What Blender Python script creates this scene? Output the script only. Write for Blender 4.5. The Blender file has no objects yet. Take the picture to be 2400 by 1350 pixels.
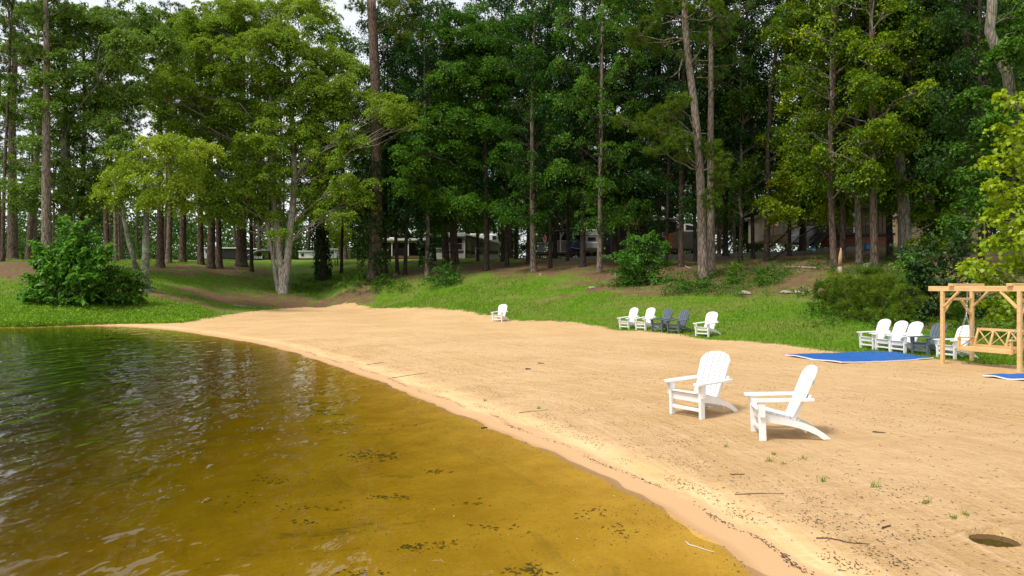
import bpy, math, random
import numpy as np
from mathutils import Vector, Matrix

# ------------------------------------------------------------------ camera, sky, sun, exposure
scene = bpy.context.scene
COL = scene.collection
CAM_Z = 2.25
FPX = 1733.0
cam_data = bpy.data.cameras.new("camera")
cam_data.sensor_width = 36.0
cam_data.lens = 26.0
cam_data.clip_start = 0.05
cam_data.clip_end = 3000.0
cam = bpy.data.objects.new("camera", cam_data)
COL.objects.link(cam)
cam.location = (0, 0, CAM_Z)
cam.rotation_euler = (math.radians(90), 0, 0)
scene.camera = cam

SUN_DIR = Vector((-0.42, -0.36, 0.95)).normalized()      # from the scene towards the sun
SUN_EL = math.asin(SUN_DIR.z)
SUN_AZ = math.atan2(SUN_DIR.x, SUN_DIR.y)
world = bpy.data.worlds.new("World")
scene.world = world
world.use_nodes = True
wn = world.node_tree
wn.nodes.clear()
w_out = wn.nodes.new('ShaderNodeOutputWorld')
w_sky = wn.nodes.new('ShaderNodeTexSky')
w_sky.sky_type = 'NISHITA'
w_sky.sun_disc = False
w_sky.sun_elevation = SUN_EL
w_sky.sun_rotation = SUN_AZ
w_sky.dust_density = 2.0
w_bg = wn.nodes.new('ShaderNodeBackground')
w_bg.inputs['Strength'].default_value = 0.09
w_cl = wn.nodes.new('ShaderNodeBackground')              # the bright cloud deck
w_cl.inputs['Strength'].default_value = 0.84
w_tc = wn.nodes.new('ShaderNodeTexCoord')
w_no = wn.nodes.new('ShaderNodeTexNoise')
w_no.inputs['Scale'].default_value = 3.0
w_no.inputs['Detail'].default_value = 6.0
w_cr = wn.nodes.new('ShaderNodeValToRGB')
w_cr.color_ramp.elements[0].position = 0.3
w_cr.color_ramp.elements[0].color = (0.72, 0.77, 0.86, 1)
w_cr.color_ramp.elements[1].position = 0.7
w_cr.color_ramp.elements[1].color = (1.0, 0.99, 0.98, 1)
w_mx = wn.nodes.new('ShaderNodeMixShader')
w_mx.inputs[0].default_value = 0.78
L = wn.links.new
L(w_tc.outputs['Generated'], w_no.inputs['Vector'])
L(w_no.outputs['Fac'], w_cr.inputs['Fac'])
L(w_cr.outputs['Color'], w_cl.inputs['Color'])
L(w_sky.outputs['Color'], w_bg.inputs['Color'])
L(w_bg.outputs[0], w_mx.inputs[1])
L(w_cl.outputs[0], w_mx.inputs[2])
L(w_mx.outputs[0], w_out.inputs['Surface'])

sun_data = bpy.data.lights.new("sun", 'SUN')
sun_data.energy = 2.5
sun_data.angle = math.radians(13)
sun_data.color = (1.0, 0.95, 0.86)
sun = bpy.data.objects.new("sun", sun_data)
COL.objects.link(sun)
sun.rotation_euler = SUN_DIR.to_track_quat('Z', 'Y').to_euler()

vs = scene.view_settings
vs.view_transform = 'Standard'
vs.look = 'None'
vs.gamma = 1.0
vs.use_curve_mapping = False
vs.exposure = 0.66
scene.render.engine = 'CYCLES'
cy = scene.cycles
cy.max_bounces = 7
cy.diffuse_bounces = 3
cy.glossy_bounces = 3
cy.transmission_bounces = 4
cy.transparent_max_bounces = 10
cy.use_denoising = True
cy.caustics_reflective = False
cy.caustics_refractive = False

rng = np.random.default_rng(7)
random.seed(7)

# ------------------------------------------------------------------ helpers: objects
def tag(o, label=None, cat=None, group=None, kind=None):
    if label: o['label'] = label
    if cat: o['category'] = cat
    if group: o['group'] = group
    if kind: o['kind'] = kind
    return o

def link(name, me, mats=(), parent=None):
    o = bpy.data.objects.new(name, me)
    COL.objects.link(o)
    if parent is not None:
        o.parent = parent
    for m in mats:
        if m is not None and me is not None:
            me.materials.append(m)
    return o

def empty(name, loc=(0, 0, 0), rz=0.0, label=None, cat=None, group=None):
    o = bpy.data.objects.new(name, None)
    o.empty_display_size = 0.2
    COL.objects.link(o)
    o.location = loc
    o.rotation_euler = (0, 0, rz)
    return tag(o, label, cat, group)

KIDS = {}
def copy_tree(o, parent=None):
    c = o.copy()
    COL.objects.link(c)
    if parent is not None:
        c.parent = parent
    for ch in [x for x in ALLCH(o)]:
        copy_tree(ch, c)
    return c
def ALLCH(o):
    return list(o.children)

class MB:
    """collects shapes into one mesh"""
    def __init__(s):
        s.v = []; s.f = []; s.m = []; s.mi = 0
    def add(s, vs, fs):
        b = len(s.v)
        s.v.extend([tuple(p) for p in vs])
        for f in fs:
            s.f.append(tuple(b + i for i in f)); s.m.append(s.mi)
        return s
    def box(s, c, d, rot=None, bev=0.0):
        hx, hy, hz = d[0] / 2, d[1] / 2, d[2] / 2
        if bev > 0:
            b = min(bev, hx * .45, hy * .45, hz * .45)
            ax = []
            for sx in (-1, 1):
                for sy in (-1, 1):
                    for sz in (-1, 1):
                        ax.append(((sx * (hx - b), sy * hy * 1.0 - sy * b, sz * hz)))
                        ax.append(((sx * (hx - b), sy * hy, sz * (hz - b))))
                        ax.append(((sx * hx, sy * (hy - b), sz * (hz - b))))
            idx = {}
            k = 0
            for sx in (-1, 1):
                for sy in (-1, 1):
                    for sz in (-1, 1):
                        idx[(sx, sy, sz)] = (k, k + 1, k + 2); k += 3   # z-face, y-face, x-face corners
            fs = []
            def q(l, flip):
                fs.append(tuple(l[::-1]) if flip else tuple(l))
            for sg in (-1, 1):
                q([idx[(-1, -1, sg)][0], idx[(1, -1, sg)][0], idx[(1, 1, sg)][0], idx[(-1, 1, sg)][0]], sg < 0)
                q([idx[(-1, sg, -1)][1], idx[(-1, sg, 1)][1], idx[(1, sg, 1)][1], idx[(1, sg, -1)][1]], sg < 0)
                q([idx[(sg, -1, -1)][2], idx[(sg, 1, -1)][2], idx[(sg, 1, 1)][2], idx[(sg, -1, 1)][2]], sg < 0)
            for a in (-1, 1):
                for c2 in (-1, 1):
                    q([idx[(-1, a, c2)][0], idx[(1, a, c2)][0], idx[(1, a, c2)][1], idx[(-1, a, c2)][1]], a * c2 < 0)
                    q([idx[(a, -1, c2)][2], idx[(a, 1, c2)][2], idx[(a, 1, c2)][0], idx[(a, -1, c2)][0]], a * c2 < 0)
                    q([idx[(a, c2, -1)][1], idx[(a, c2, 1)][1], idx[(a, c2, 1)][2], idx[(a, c2, -1)][2]], a * c2 < 0)
            for sx in (-1, 1):
                for sy in (-1, 1):
                    for sz in (-1, 1):
                        t = idx[(sx, sy, sz)]
                        q([t[0], t[2], t[1]], sx * sy * sz < 0)
            vs = ax
        else:
            vs = [(x, y, z) for x in (-hx, hx) for y in (-hy, hy) for z in (-hz, hz)]
            fs = [(0, 1, 3, 2), (4, 6, 7, 5), (0, 4, 5, 1), (2, 3, 7, 6), (0, 2, 6, 4), (1, 5, 7, 3)]
        c = Vector(c)
        out = []
        for p in vs:
            p = Vector(p)
            if rot is not None:
                p = rot @ p
            out.append(p + c)
        return s.add(out, fs)
    def bar(s, a, b, w, h, up=(0, 0, 1), bev=0.0):
        a = Vector(a); b = Vector(b)
        d = b - a
        x = d.normalized()
        u = Vector(up)
        if abs(x.dot(u)) > .98:
            u = Vector((1, 0, 0))
        y = u.cross(x).normalized()
        z = x.cross(y)
        R = Matrix((x, y, z)).transposed()
        return s.box((a + b) / 2, (d.length, w, h), R, bev)
    def tube(s, pts, rs, n=8, cap=True):
        pts = [Vector(p) for p in pts]
        if not hasattr(rs, '__len__'):
            rs = [rs] * len(pts)
        vs = []; fs = []
        ref = Vector((1, 0.13, 0))
        for i, p in enumerate(pts):
            t = (pts[min(i + 1, len(pts) - 1)] - pts[max(i - 1, 0)])
            t = t.normalized() if t.length > 1e-9 else Vector((0, 0, 1))
            if abs(t.dot(ref)) > .95:
                ref = Vector((0, 1, 0.1))
            a = (ref - t * ref.dot(t)).normalized()
            b = t.cross(a)
            for k in range(n):
                th = 2 * math.pi * k / n
                vs.append(p + (a * math.cos(th) + b * math.sin(th)) * rs[i])
        for i in range(len(pts) - 1):
            for k in range(n):
                k2 = (k + 1) % n
                fs.append((i * n + k, i * n + k2, (i + 1) * n + k2, (i + 1) * n + k))
        if cap:
            fs.append(tuple(range(n))[::-1])
            fs.append(tuple((len(pts) - 1) * n + k for k in range(n)))
        return s.add(vs, fs)
    def prism(s, poly, axis, lo, hi):
        """poly: 2D outline; axis: 0/1/2 the extrusion axis"""
        n = len(poly)
        def put(p, t):
            q = [p[0], p[1]]
            q.insert(axis, t)
            return tuple(q)
        vs = [put(p, lo) for p in poly] + [put(p, hi) for p in poly]
        fs = [tuple(range(n))[::-1], tuple(range(n, 2 * n))]
        for i in range(n):
            j = (i + 1) % n
            fs.append((i, j, n + j, n + i))
        return s.add(vs, fs)
    def mesh(s, name, smooth=False):
        me = bpy.data.meshes.new(name)
        me.from_pydata(s.v, [], s.f)
        if len(set(s.m)) > 1:
            me.polygons.foreach_set('material_index', s.m)
        if smooth:
            me.polygons.foreach_set('use_smooth', [True] * len(s.f))
        me.update()
        return me
    def build(s, name, mat, parent=None, smooth=False):
        mats = mat if isinstance(mat, (list, tuple)) else [mat]
        me = s.mesh(name, smooth)
        import bmesh
        bm = bmesh.new(); bm.from_mesh(me)
        bmesh.ops.recalc_face_normals(bm, faces=bm.faces)
        bm.to_mesh(me); bm.free()
        return link(name, me, mats, parent)

def np_mesh(name, verts, loops, starts, totals=None, tint=None, mat_idx=None, smooth=False):
    me = bpy.data.meshes.new(name)
    me.vertices.add(len(verts))
    me.vertices.foreach_set('co', np.ascontiguousarray(verts, dtype=np.float32).ravel())
    me.loops.add(len(loops))
    me.loops.foreach_set('vertex_index', np.ascontiguousarray(loops, dtype=np.int32))
    me.polygons.add(len(starts))
    me.polygons.foreach_set('loop_start', np.ascontiguousarray(starts, dtype=np.int32))
    if tint is not None:
        at = me.attributes.new('tint', 'FLOAT', 'FACE')
        at.data.foreach_set('value', np.ascontiguousarray(tint, dtype=np.float32))
    if mat_idx is not None:
        me.polygons.foreach_set('material_index', np.ascontiguousarray(mat_idx, dtype=np.int32))
    if smooth:
        me.polygons.foreach_set('use_smooth', np.ones(len(starts), dtype=bool))
    me.update(calc_edges=True)
    return me

# ------------------------------------------------------------------ helpers: materials
def new_mat(name):
    m = bpy.data.materials.new(name)
    m.use_nodes = True
    nt = m.node_tree
    nt.nodes.clear()
    return m, nt, nt.nodes, nt.links.new

def surf_mat(name, c1, c2=None, rough=0.6, scale=8.0, bump=0.1, stretch=(1, 1, 1), bscale=None, spec=0.4, metallic=0.0, detail=6.0):
    m, nt, N, Lk = new_mat(name)
    out = N.new('ShaderNodeOutputMaterial')
    b = N.new('ShaderNodeBsdfPrincipled')
    tc = N.new('ShaderNodeTexCoord')
    mp = N.new('ShaderNodeMapping')
    mp.inputs['Scale'].default_value = stretch
    no = N.new('ShaderNodeTexNoise')
    no.inputs['Scale'].default_value = scale
    no.inputs['Detail'].default_value = detail
    no.inputs['Roughness'].default_value = 0.62
    cr = N.new('ShaderNodeValToRGB')
    cr.color_ramp.elements[0].position = 0.32
    cr.color_ramp.elements[1].position = 0.68
    cr.color_ramp.elements[0].color = (*c1, 1)
    cr.color_ramp.elements[1].color = (*(c2 or tuple(x * 1.15 for x in c1)), 1)
    Lk(tc.outputs['Object'], mp.inputs['Vector'])
    Lk(mp.outputs[0], no.inputs['Vector'])
    Lk(no.outputs['Fac'], cr.inputs['Fac'])
    Lk(cr.outputs['Color'], b.inputs['Base Color'])
    b.inputs['Roughness'].default_value = rough
    b.inputs['Specular IOR Level'].default_value = spec
    b.inputs['Metallic'].default_value = metallic
    if bump > 0:
        n2 = N.new('ShaderNodeTexNoise')
        n2.inputs['Scale'].default_value = bscale or scale * 3
        n2.inputs['Detail'].default_value = 5
        bp = N.new('ShaderNodeBump')
        bp.inputs['Strength'].default_value = bump
        bp.inputs['Distance'].default_value = 0.02
        Lk(mp.outputs[0], n2.inputs['Vector'])
        Lk(n2.outputs['Fac'], bp.inputs['Height'])
        Lk(bp.outputs[0], b.inputs['Normal'])
    Lk(b.outputs[0], out.inputs['Surface'])
    return m

def leaf_mat(name, dark, light, warm=None, trans=0.35, gloss=0.06, warm_at=0.93):
    """leaf tissue: colour varies leaf by leaf ('tint' per leaf) and tree by tree; light passes through"""
    m, nt, N, Lk = new_mat(name)
    out = N.new('ShaderNodeOutputMaterial')
    at = N.new('ShaderNodeAttribute'); at.attribute_name = 'tint'
    oi = N.new('ShaderNodeObjectInfo')
    cr = N.new('ShaderNodeValToRGB')
    e = cr.color_ramp.elements
    e[0].position = 0.0; e[0].color = (*dark, 1)
    e[1].position = 0.85; e[1].color = (*light, 1)
    if warm:
        w = e.new(warm_at); w.color = (*light, 1)
        w2 = e.new(min(1.0, warm_at + 0.04)); w2.color = (*warm, 1)
    hs = N.new('ShaderNodeHueSaturation')
    ma = N.new('ShaderNodeMath'); ma.operation = 'MULTIPLY_ADD'
    ma.inputs[1].default_value = 0.5; ma.inputs[2].default_value = 0.78
    Lk(oi.outputs['Random'], ma.inputs[0])
    Lk(ma.outputs[0], hs.inputs['Value'])
    mh = N.new('ShaderNodeMath'); mh.operation = 'MULTIPLY_ADD'
    mh.inputs[1].default_value = -0.03; mh.inputs[2].default_value = 0.515
    Lk(oi.outputs['Random'], mh.inputs[0])
    Lk(mh.outputs[0], hs.inputs['Hue'])
    Lk(at.outputs['Fac'], cr.inputs['Fac'])
    Lk(cr.outputs['Color'], hs.inputs['Color'])
    d = N.new('ShaderNodeBsdfDiffuse')
    t = N.new('ShaderNodeBsdfTranslucent')
    g = N.new('ShaderNodeBsdfGlossy'); g.inputs['Roughness'].default_value = 0.45
    g.inputs['Color'].default_value = (0.8, 0.85, 0.8, 1)
    tc = N.new('ShaderNodeMixRGB'); tc.blend_type = 'MULTIPLY'; tc.inputs[0].default_value = 1
    tc.inputs[2].default_value = (1.25, 1.15, 0.5, 1)
    Lk(hs.outputs[0], tc.inputs[1])
    Lk(hs.outputs[0], d.inputs['Color'])
    Lk(tc.outputs[0], t.inputs['Color'])
    m1 = N.new('ShaderNodeMixShader'); m1.inputs[0].default_value = trans
    m2 = N.new('ShaderNodeMixShader'); m2.inputs[0].default_value = gloss
    Lk(d.outputs[0], m1.inputs[1]); Lk(t.outputs[0], m1.inputs[2])
    Lk(m1.outputs[0], m2.inputs[1]); Lk(g.outputs[0], m2.inputs[2])
    Lk(m2.outputs[0], out.inputs['Surface'])
    return m

def bark_mat(name, c1, c2, scale=6.0, stretch=(1, 1, 0.22), lichen=None):
    m, nt, N, Lk = new_mat(name)
    out = N.new('ShaderNodeOutputMaterial')
    b = N.new('ShaderNodeBsdfPrincipled')
    b.inputs['Roughness'].default_value = 0.9
    b.inputs['Specular IOR Level'].default_value = 0.15
    ge = N.new('ShaderNodeNewGeometry')
    mp = N.new('ShaderNodeMapping'); mp.inputs['Scale'].default_value = stretch
    vo = N.new('ShaderNodeTexVoronoi'); vo.inputs['Scale'].default_value = scale
    vo.feature = 'DISTANCE_TO_EDGE'
    no = N.new('ShaderNodeTexNoise'); no.inputs['Scale'].default_value = scale * 1.7; no.inputs['Detail'].default_value = 7
    mx = N.new('ShaderNodeMath'); mx.operation = 'MULTIPLY_ADD'
    mx.inputs[1].default_value = 1.3
    Lk(ge.outputs['Position'], mp.inputs['Vector'])
    Lk(mp.outputs[0], vo.inputs['Vector']); Lk(mp.outputs[0], no.inputs['Vector'])
    Lk(vo.outputs['Distance'], mx.inputs[0]); Lk(no.outputs['Fac'], mx.inputs[2])
    cr = N.new('ShaderNodeValToRGB')
    cr.color_ramp.elements[0].position = 0.42; cr.color_ramp.elements[0].color = (*c1, 1)
    cr.color_ramp.elements[1].position = 0.85; cr.color_ramp.elements[1].color = (*c2, 1)
    Lk(mx.outputs[0], cr.inputs['Fac'])
    col = cr.outputs['Color']
    if lichen:
        n2 = N.new('ShaderNodeTexNoise'); n2.inputs['Scale'].default_value = 1.3; n2.inputs['Detail'].default_value = 6
        Lk(ge.outputs['Position'], n2.inputs['Vector'])
        c2r = N.new('ShaderNodeValToRGB')
        c2r.color_ramp.elements[0].position = 0.47; c2r.color_ramp.elements[1].position = 0.6
        Lk(n2.outputs['Fac'], c2r.inputs['Fac'])
        mm = N.new('ShaderNodeMixRGB')
        Lk(c2r.outputs['Color'], mm.inputs[0]); Lk(col, mm.inputs[1]); mm.inputs[2].default_value = (*lichen, 1)
        col = mm.outputs[0]
    Lk(col, b.inputs['Base Color'])
    bp = N.new('ShaderNodeBump'); bp.inputs['Strength'].default_value = 0.9; bp.inputs['Distance'].default_value = 0.04
    Lk(mx.outputs[0], bp.inputs['Height']); Lk(bp.outputs[0], b.inputs['Normal'])
    Lk(b.outputs[0], out.inputs['Surface'])
    return m

# ------------------------------------------------------------------ terrain maths
def zz(v, Y):
    return CAM_Z - (v - 675.0) / FPX * Y
def aa(u):
    return (u - 1200.0) / FPX
COLUMNS = [   # azimuth, (distance, height) from the grass edge to the wood
    (-700, [(46, .25), (53, 1.4), (60, 2.4), (70, 4.6), (110, 5.0), (160, 5.2)]),
    (0,    [(43, .25), (49, zz(700, 49)), (54, zz(660, 54)), (62, zz(606, 62)), (110, 5.2), (160, 5.4)]),
    (350,  [(46, .28), (55, zz(682, 55)), (66, zz(640, 66)), (80, zz(606, 80)), (120, 5.8), (160, 5.9)]),
    (450,  [(44, .28), (48.5, .5), (57, zz(700, 57)), (68, zz(648, 68)), (82, zz(607, 82)), (122, 5.9), (160, 6.0)]),
    (530,  [(49, .28), (55.5, .62), (62, zz(702, 62)), (73, zz(647, 73)), (86, zz(607, 86)), (125, 6.0), (160, 6.1)]),
    (660,  [(54, .28), (62, .62), (68, zz(690, 68)), (79, zz(642, 79)), (94, zz(607, 94)), (130, 6.1), (160, 6.2)]),
    (760,  [(55, .28), (65, .52), (70, zz(692, 70)), (79, zz(640, 79)), (93, zz(607, 93)), (130, 6.2), (160, 6.2)]),
    (850,  [(54, .28), (62, .46), (68, zz(662, 68)), (79, zz(628, 79)), (92, zz(607, 92)), (130, 6.2), (160, 6.2)]),
    (1200, [(44, .26), (52, zz(705, 52)), (62, zz(650, 62)), (74, zz(618, 74)), (88, zz(603, 88)), (160, 6.2)]),
    (1450, [(36, .20), (44, zz(715, 44)), (56, zz(650, 56)), (66, zz(610, 66)), (76, zz(596, 76)), (160, 6.2)]),
    (1650, [(30.5, .18), (40, zz(720, 40)), (45, zz(692, 45)), (53, zz(652, 53)), (62, zz(610, 62)), (70, 5.6)]),
    (2000, [(24.5, .13), (32, .80), (39, zz(695, 39)), (48, zz(640, 48)), (57, zz(598, 57)), (64, 5.8)]),
    (2300, [(20.5, .12), (26, .38), (33, 1.3), (42, 3.3), (52, 4.9), (62, 5.9)]),
    (2700, [(17, .12), (23, .4), (30, 1.3), (40, 3.3), (50, 4.9), (60, 5.9)]),
    (3400, [(14, .12), (20, .4), (27, 1.3), (37, 3.3), (47, 4.9), (57, 5.9)]),
]
CA = np.array([aa(c[0]) for c in COLUMNS])
YS = np.concatenate([np.arange(0, 130, 0.5), np.arange(130, 1000, 10)])
CP = []
for u, pr in COLUMNS:
    yy = np.array([p[0] for p in pr]); z_ = np.array([p[1] for p in pr])
    # smooth interpolation
    zi = np.interp(YS, yy, z_)
    zs = zi.copy()
    k = np.hanning(11); k /= k.sum()
    n0 = 260
    zs[:n0] = np.convolve(np.pad(zi[:n0], 5, mode='edge'), k, mode='valid')
    CP.append(np.where(YS < 130, zs, zi))
CP = np.array(CP)

def catmull(P, sub=8):
    P = np.array(P, float)
    out = []
    for i in range(len(P) - 1):
        p0 = P[max(i - 1, 0)]; p1 = P[i]; p2 = P[i + 1]; p3 = P[min(i + 2, len(P) - 1)]
        for t in np.linspace(0, 1, sub, endpoint=False):
            out.append(.5 * ((2 * p1) + (-p0 + p2) * t + (2 * p0 - 5 * p1 + 4 * p2 - p3) * t * t + (-p0 + 3 * p1 - 3 * p2 + p3) * t ** 3))
    out.append(P[-1])
    return np.array(out)

SHORE_K = [(3.5, -20), (2.62, -3), (2.5, 2), (2.28, 4), (2.03, 5.78), (1.38, 7.96), (.31, 10.68), (-1.70, 14.7), (-3.84, 19.0), (-7.26, 25.2),
           (-10.4, 30.0), (-14.7, 35.4), (-19.0, 40.2), (-24.0, 43.9), (-26.2, 43.6), (-29.0, 41.9), (-45, 42), (-80, 46), (-200, 60), (-600, 90)]
SHORE = catmull(SHORE_K, 6)
rs_ = np.random.default_rng(3)
SHORE[6:80] += rs_.normal(0, .035, (74, 2))
WATER_POLY = np.vstack([[[40, -300], [10, -80]], SHORE, [[-600, -300]]])
EDGE_K = [(-600, 91), (-200, 60.5), (-80, 46.5), (-45, 42.4), (-29.2, 42.1), (-26.3, 44.0), (-24.2, 44.7), (-21.6, 44.3), (-19.4, 44.6), (-19.6, 52.0),
          (-18.8, 60), (-16.2, 64.5), (-12.2, 62), (-6.0, 53.0), (-2.7, 48), (0, 44.2), (5.1, 35.5), (8.3, 28.8), (10.1, 25.2), (11.3, 23.2),
          (12.9, 21.0), (14.2, 18.6), (16, 12), (18, 0), (20, -20), (60, -300)]
EDGE = catmull(EDGE_K, 5)
LAND_POLY = np.vstack([EDGE, [[900, -300], [900, 1000], [-900, 1000], [-900, 91]]])

def in_poly(x, y, poly):
    if x.size * len(poly) < 3e6:
        sh = x.shape; xx = x.ravel()[:, None]; yy = y.ravel()[:, None]
        qx, qy = np.roll(poly[:, 0], 1), np.roll(poly[:, 1], 1)
        c = (poly[None, :, 1] > yy) != (qy[None] > yy)
        xi = (qx - poly[:, 0])[None] * (yy - poly[None, :, 1]) / (qy - poly[:, 1] + 1e-12)[None] + poly[None, :, 0]
        return ((c & (xx < xi)).sum(1) % 2 == 1).reshape(sh)
    inside = np.zeros(x.shape, bool)
    px, py = poly[:, 0], poly[:, 1]
    n = len(poly)
    j = n - 1
    for i in range(n):
        c = ((py[i] > y) != (py[j] > y))
        if c.any():
            xi = (px[j] - px[i]) * (y - py[i]) / (py[j] - py[i] + 1e-12) + px[i]
            inside ^= c & (x < xi)
        j = i
    return inside

def poly_dist(x, y, line):
    if x.size * len(line) < 3e6:
        sh = x.shape; xx = x.ravel()[:, None]; yy = y.ravel()[:, None]
        A = line[:-1]; D = line[1:] - A; L2 = (D ** 2).sum(1) + 1e-12
        t = np.clip(((xx - A[None, :, 0]) * D[None, :, 0] + (yy - A[None, :, 1]) * D[None, :, 1]) / L2[None], 0, 1)
        q = np.hypot(xx - A[None, :, 0] - t * D[None, :, 0], yy - A[None, :, 1] - t * D[None, :, 1])
        k = q.argmin(1); ii = np.arange(len(k))
        ls = np.sqrt(L2); cum = np.concatenate([[0], np.cumsum(ls)[:-1]])
        return q[ii, k].reshape(sh), (cum[k] + t[ii, k] * ls[k]).reshape(sh)
    best = np.full(x.shape, 1e9); along = np.zeros(x.shape)
    acc = 0.0
    for i in range(len(line) - 1):
        a = line[i]; d = line[i + 1] - a
        Ls = math.hypot(*d)
        t = np.clip(((x - a[0]) * d[0] + (y - a[1]) * d[1]) / (Ls * Ls + 1e-12), 0, 1)
        q = np.hypot(x - a[0] - t * d[0], y - a[1] - t * d[1])
        m = q < best
        best = np.where(m, q, best)
        along = np.where(m, acc + t * Ls, along)
        acc += Ls
    return best, along

def shore_sd(x, y):
    d, al = poly_dist(x, y, SHORE)
    return np.where(in_poly(x, y, WATER_POLY), -d, d), al
def edge_sd(x, y):
    d, al = poly_dist(x, y, EDGE)
    return np.where(in_poly(x, y, LAND_POLY), d, -d)

def sines(x, y, seed, n=7, lo=.15, hi=1.2):
    r = np.random.default_rng(seed)
    s = np.zeros(np.shape(x))
    for i in range(n):
        k = lo * (hi / lo) ** (i / max(1, n - 1))
        th = r.uniform(0, 6.28); ph = r.uniform(0, 6.28)
        s = s + np.sin((x * math.cos(th) + y * math.sin(th)) * k * 6.28 + ph) / (i + 1) ** .5
    return s / n ** .5

PIT = None
def height(x, y, fine=True):
    x = np.asarray(x, float); y = np.asarray(y, float)
    yc = np.maximum(y, 8.0)
    a = np.clip(x / yc, CA[0], CA[-1])
    i = np.clip(np.searchsorted(CA, a) - 1, 0, len(CA) - 2)
    t = (a - CA[i]) / (CA[i + 1] - CA[i])
    t = t * t * (3 - 2 * t) * .6 + t * .4
    yi = np.interp(yc, YS, np.arange(len(YS)))
    k = np.clip(yi.astype(int), 0, len(YS) - 2); f = yi - k
    p = (CP[i, k] * (1 - f) + CP[i, k + 1] * f) * (1 - t) + (CP[i + 1, k] * (1 - f) + CP[i + 1, k + 1] * f) * t
    p = np.where(y < 8, .16, p)
    sd, al = shore_sd(x, y)
    sdp = np.maximum(sd, 0)
    berm = .16 * np.exp(-((sdp - 4.2) / 3.2) ** 2) * np.clip((30 - y) / 15, 0, 1)
    land = (p + berm) * (1 - np.exp(-sdp / 2.6)) + .006 * np.minimum(sdp, 1)
    bed = -2.2 * (1 - np.exp(np.minimum(sd, 0) * .085 / 2.2))
    z = np.where(sd > 0, land, bed)
    if fine:
        w = np.clip(sd / 1.5, 0, 1) * np.clip((60 - y) / 20, 0, 1)
        z = z + w * .011 * sines(x, y, 5, 8, .25, 2.2) + w * .006 * sines(x, y, 6, 6, 2, 4.5)
        z = z + .008 * np.exp(-(sd / .55) ** 2) * sines(x, y, 71, 8, .25, 2.4) * np.clip((45 - y) / 20, 0, 1)
        far = np.clip((y - 38) / 10, 0, 1) * np.clip((edge_sd(x, y) - 1) / 9, 0, 1)
        z = z + far * .07 * sines(x, y, 9, 7, .04, .35)
        z = np.where(sd < 0, z + np.clip(-sd / 2, 0, 1) * .012 * sines(x, y, 12, 8, .2, 1.6), z)
    if PIT is not None:
        r = np.hypot(x - PIT[0], (y - PIT[1]))
        z = z + .022 * np.exp(-((r - .24) / .06) ** 2) - .16 * (1 / (1 + np.exp(np.minimum((r - .165) / .014, 40))))
    return z

def H(x, y):
    return float(height(np.array([x]), np.array([y]))[0])

def P(u, v, lo=4.0, hi=125.0):
    """the point of the ground seen at pixel (u, v) of the photograph"""
    def march(Y):
        x = aa(u) * Y
        hit = np.nonzero(CAM_Z - (v - 675.0) / FPX * Y <= height(x, Y))[0]
        return hit[0] if len(hit) else None
    Y = np.geomspace(lo, hi, 110)
    k = march(Y)
    if k is None:
        Yh = 78.0
        return Vector((aa(u) * Yh, Yh, H(aa(u) * Yh, Yh)))
    if k > 0:
        for _ in range(2):
            Y = np.linspace(Y[k - 1], Y[k], 14)
            k = march(Y)
            if k is None: k = 13
            if k == 0: k = 1
    x = aa(u) * Y[k]
    return Vector((x, Y[k], H(x, Y[k])))
def Q(u, v, Y):
    return Vector((aa(u) * Y, Y, zz(v, Y)))
# ------------------------------------------------------------------ ground
_pt = P(2332, 1262)
PIT = (_pt.x, _pt.y)

def axis(segs):
    out = []
    for a, b, st in segs:
        n = max(1, int(round((b - a) / st)))
        out.append(np.linspace(a, b, n, endpoint=False))
    return np.concatenate(out + [[segs[-1][1]]])
GX = axis([(-900, -200, 100), (-200, -80, 15), (-80, -40, 2.0), (-40, -8, .8), (-8, -1, .25), (-1, 3.2, .10), (3.2, 5.0, .045), (5.0, 7, .12), (7, 16, .25), (16, 40, .8), (40, 80, 2.5), (80, 200, 15), (200, 900, 100)])
GY = axis([(-300, -40, 40), (-40, -4, 4), (-4, 3.6, .4), (3.6, 5.4, .09), (5.4, 6.9, .045), (6.9, 12, .10), (12, 20, .2), (20, 40, .35), (40, 90, .7), (90, 130, 2), (130, 300, 20), (300, 1000, 100)])
XX, YY = np.meshgrid(GX, GY)
nx, ny = len(GX), len(GY)
fx, fy = XX.ravel(), YY.ravel()
fz = height(fx, fy)
SDv, ALv = shore_sd(fx, fy)
EDv = edge_sd(fx, fy)

def ell(u, v, ru, rv, amp=1.0):
    return (u, v, ru, rv, amp)
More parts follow.
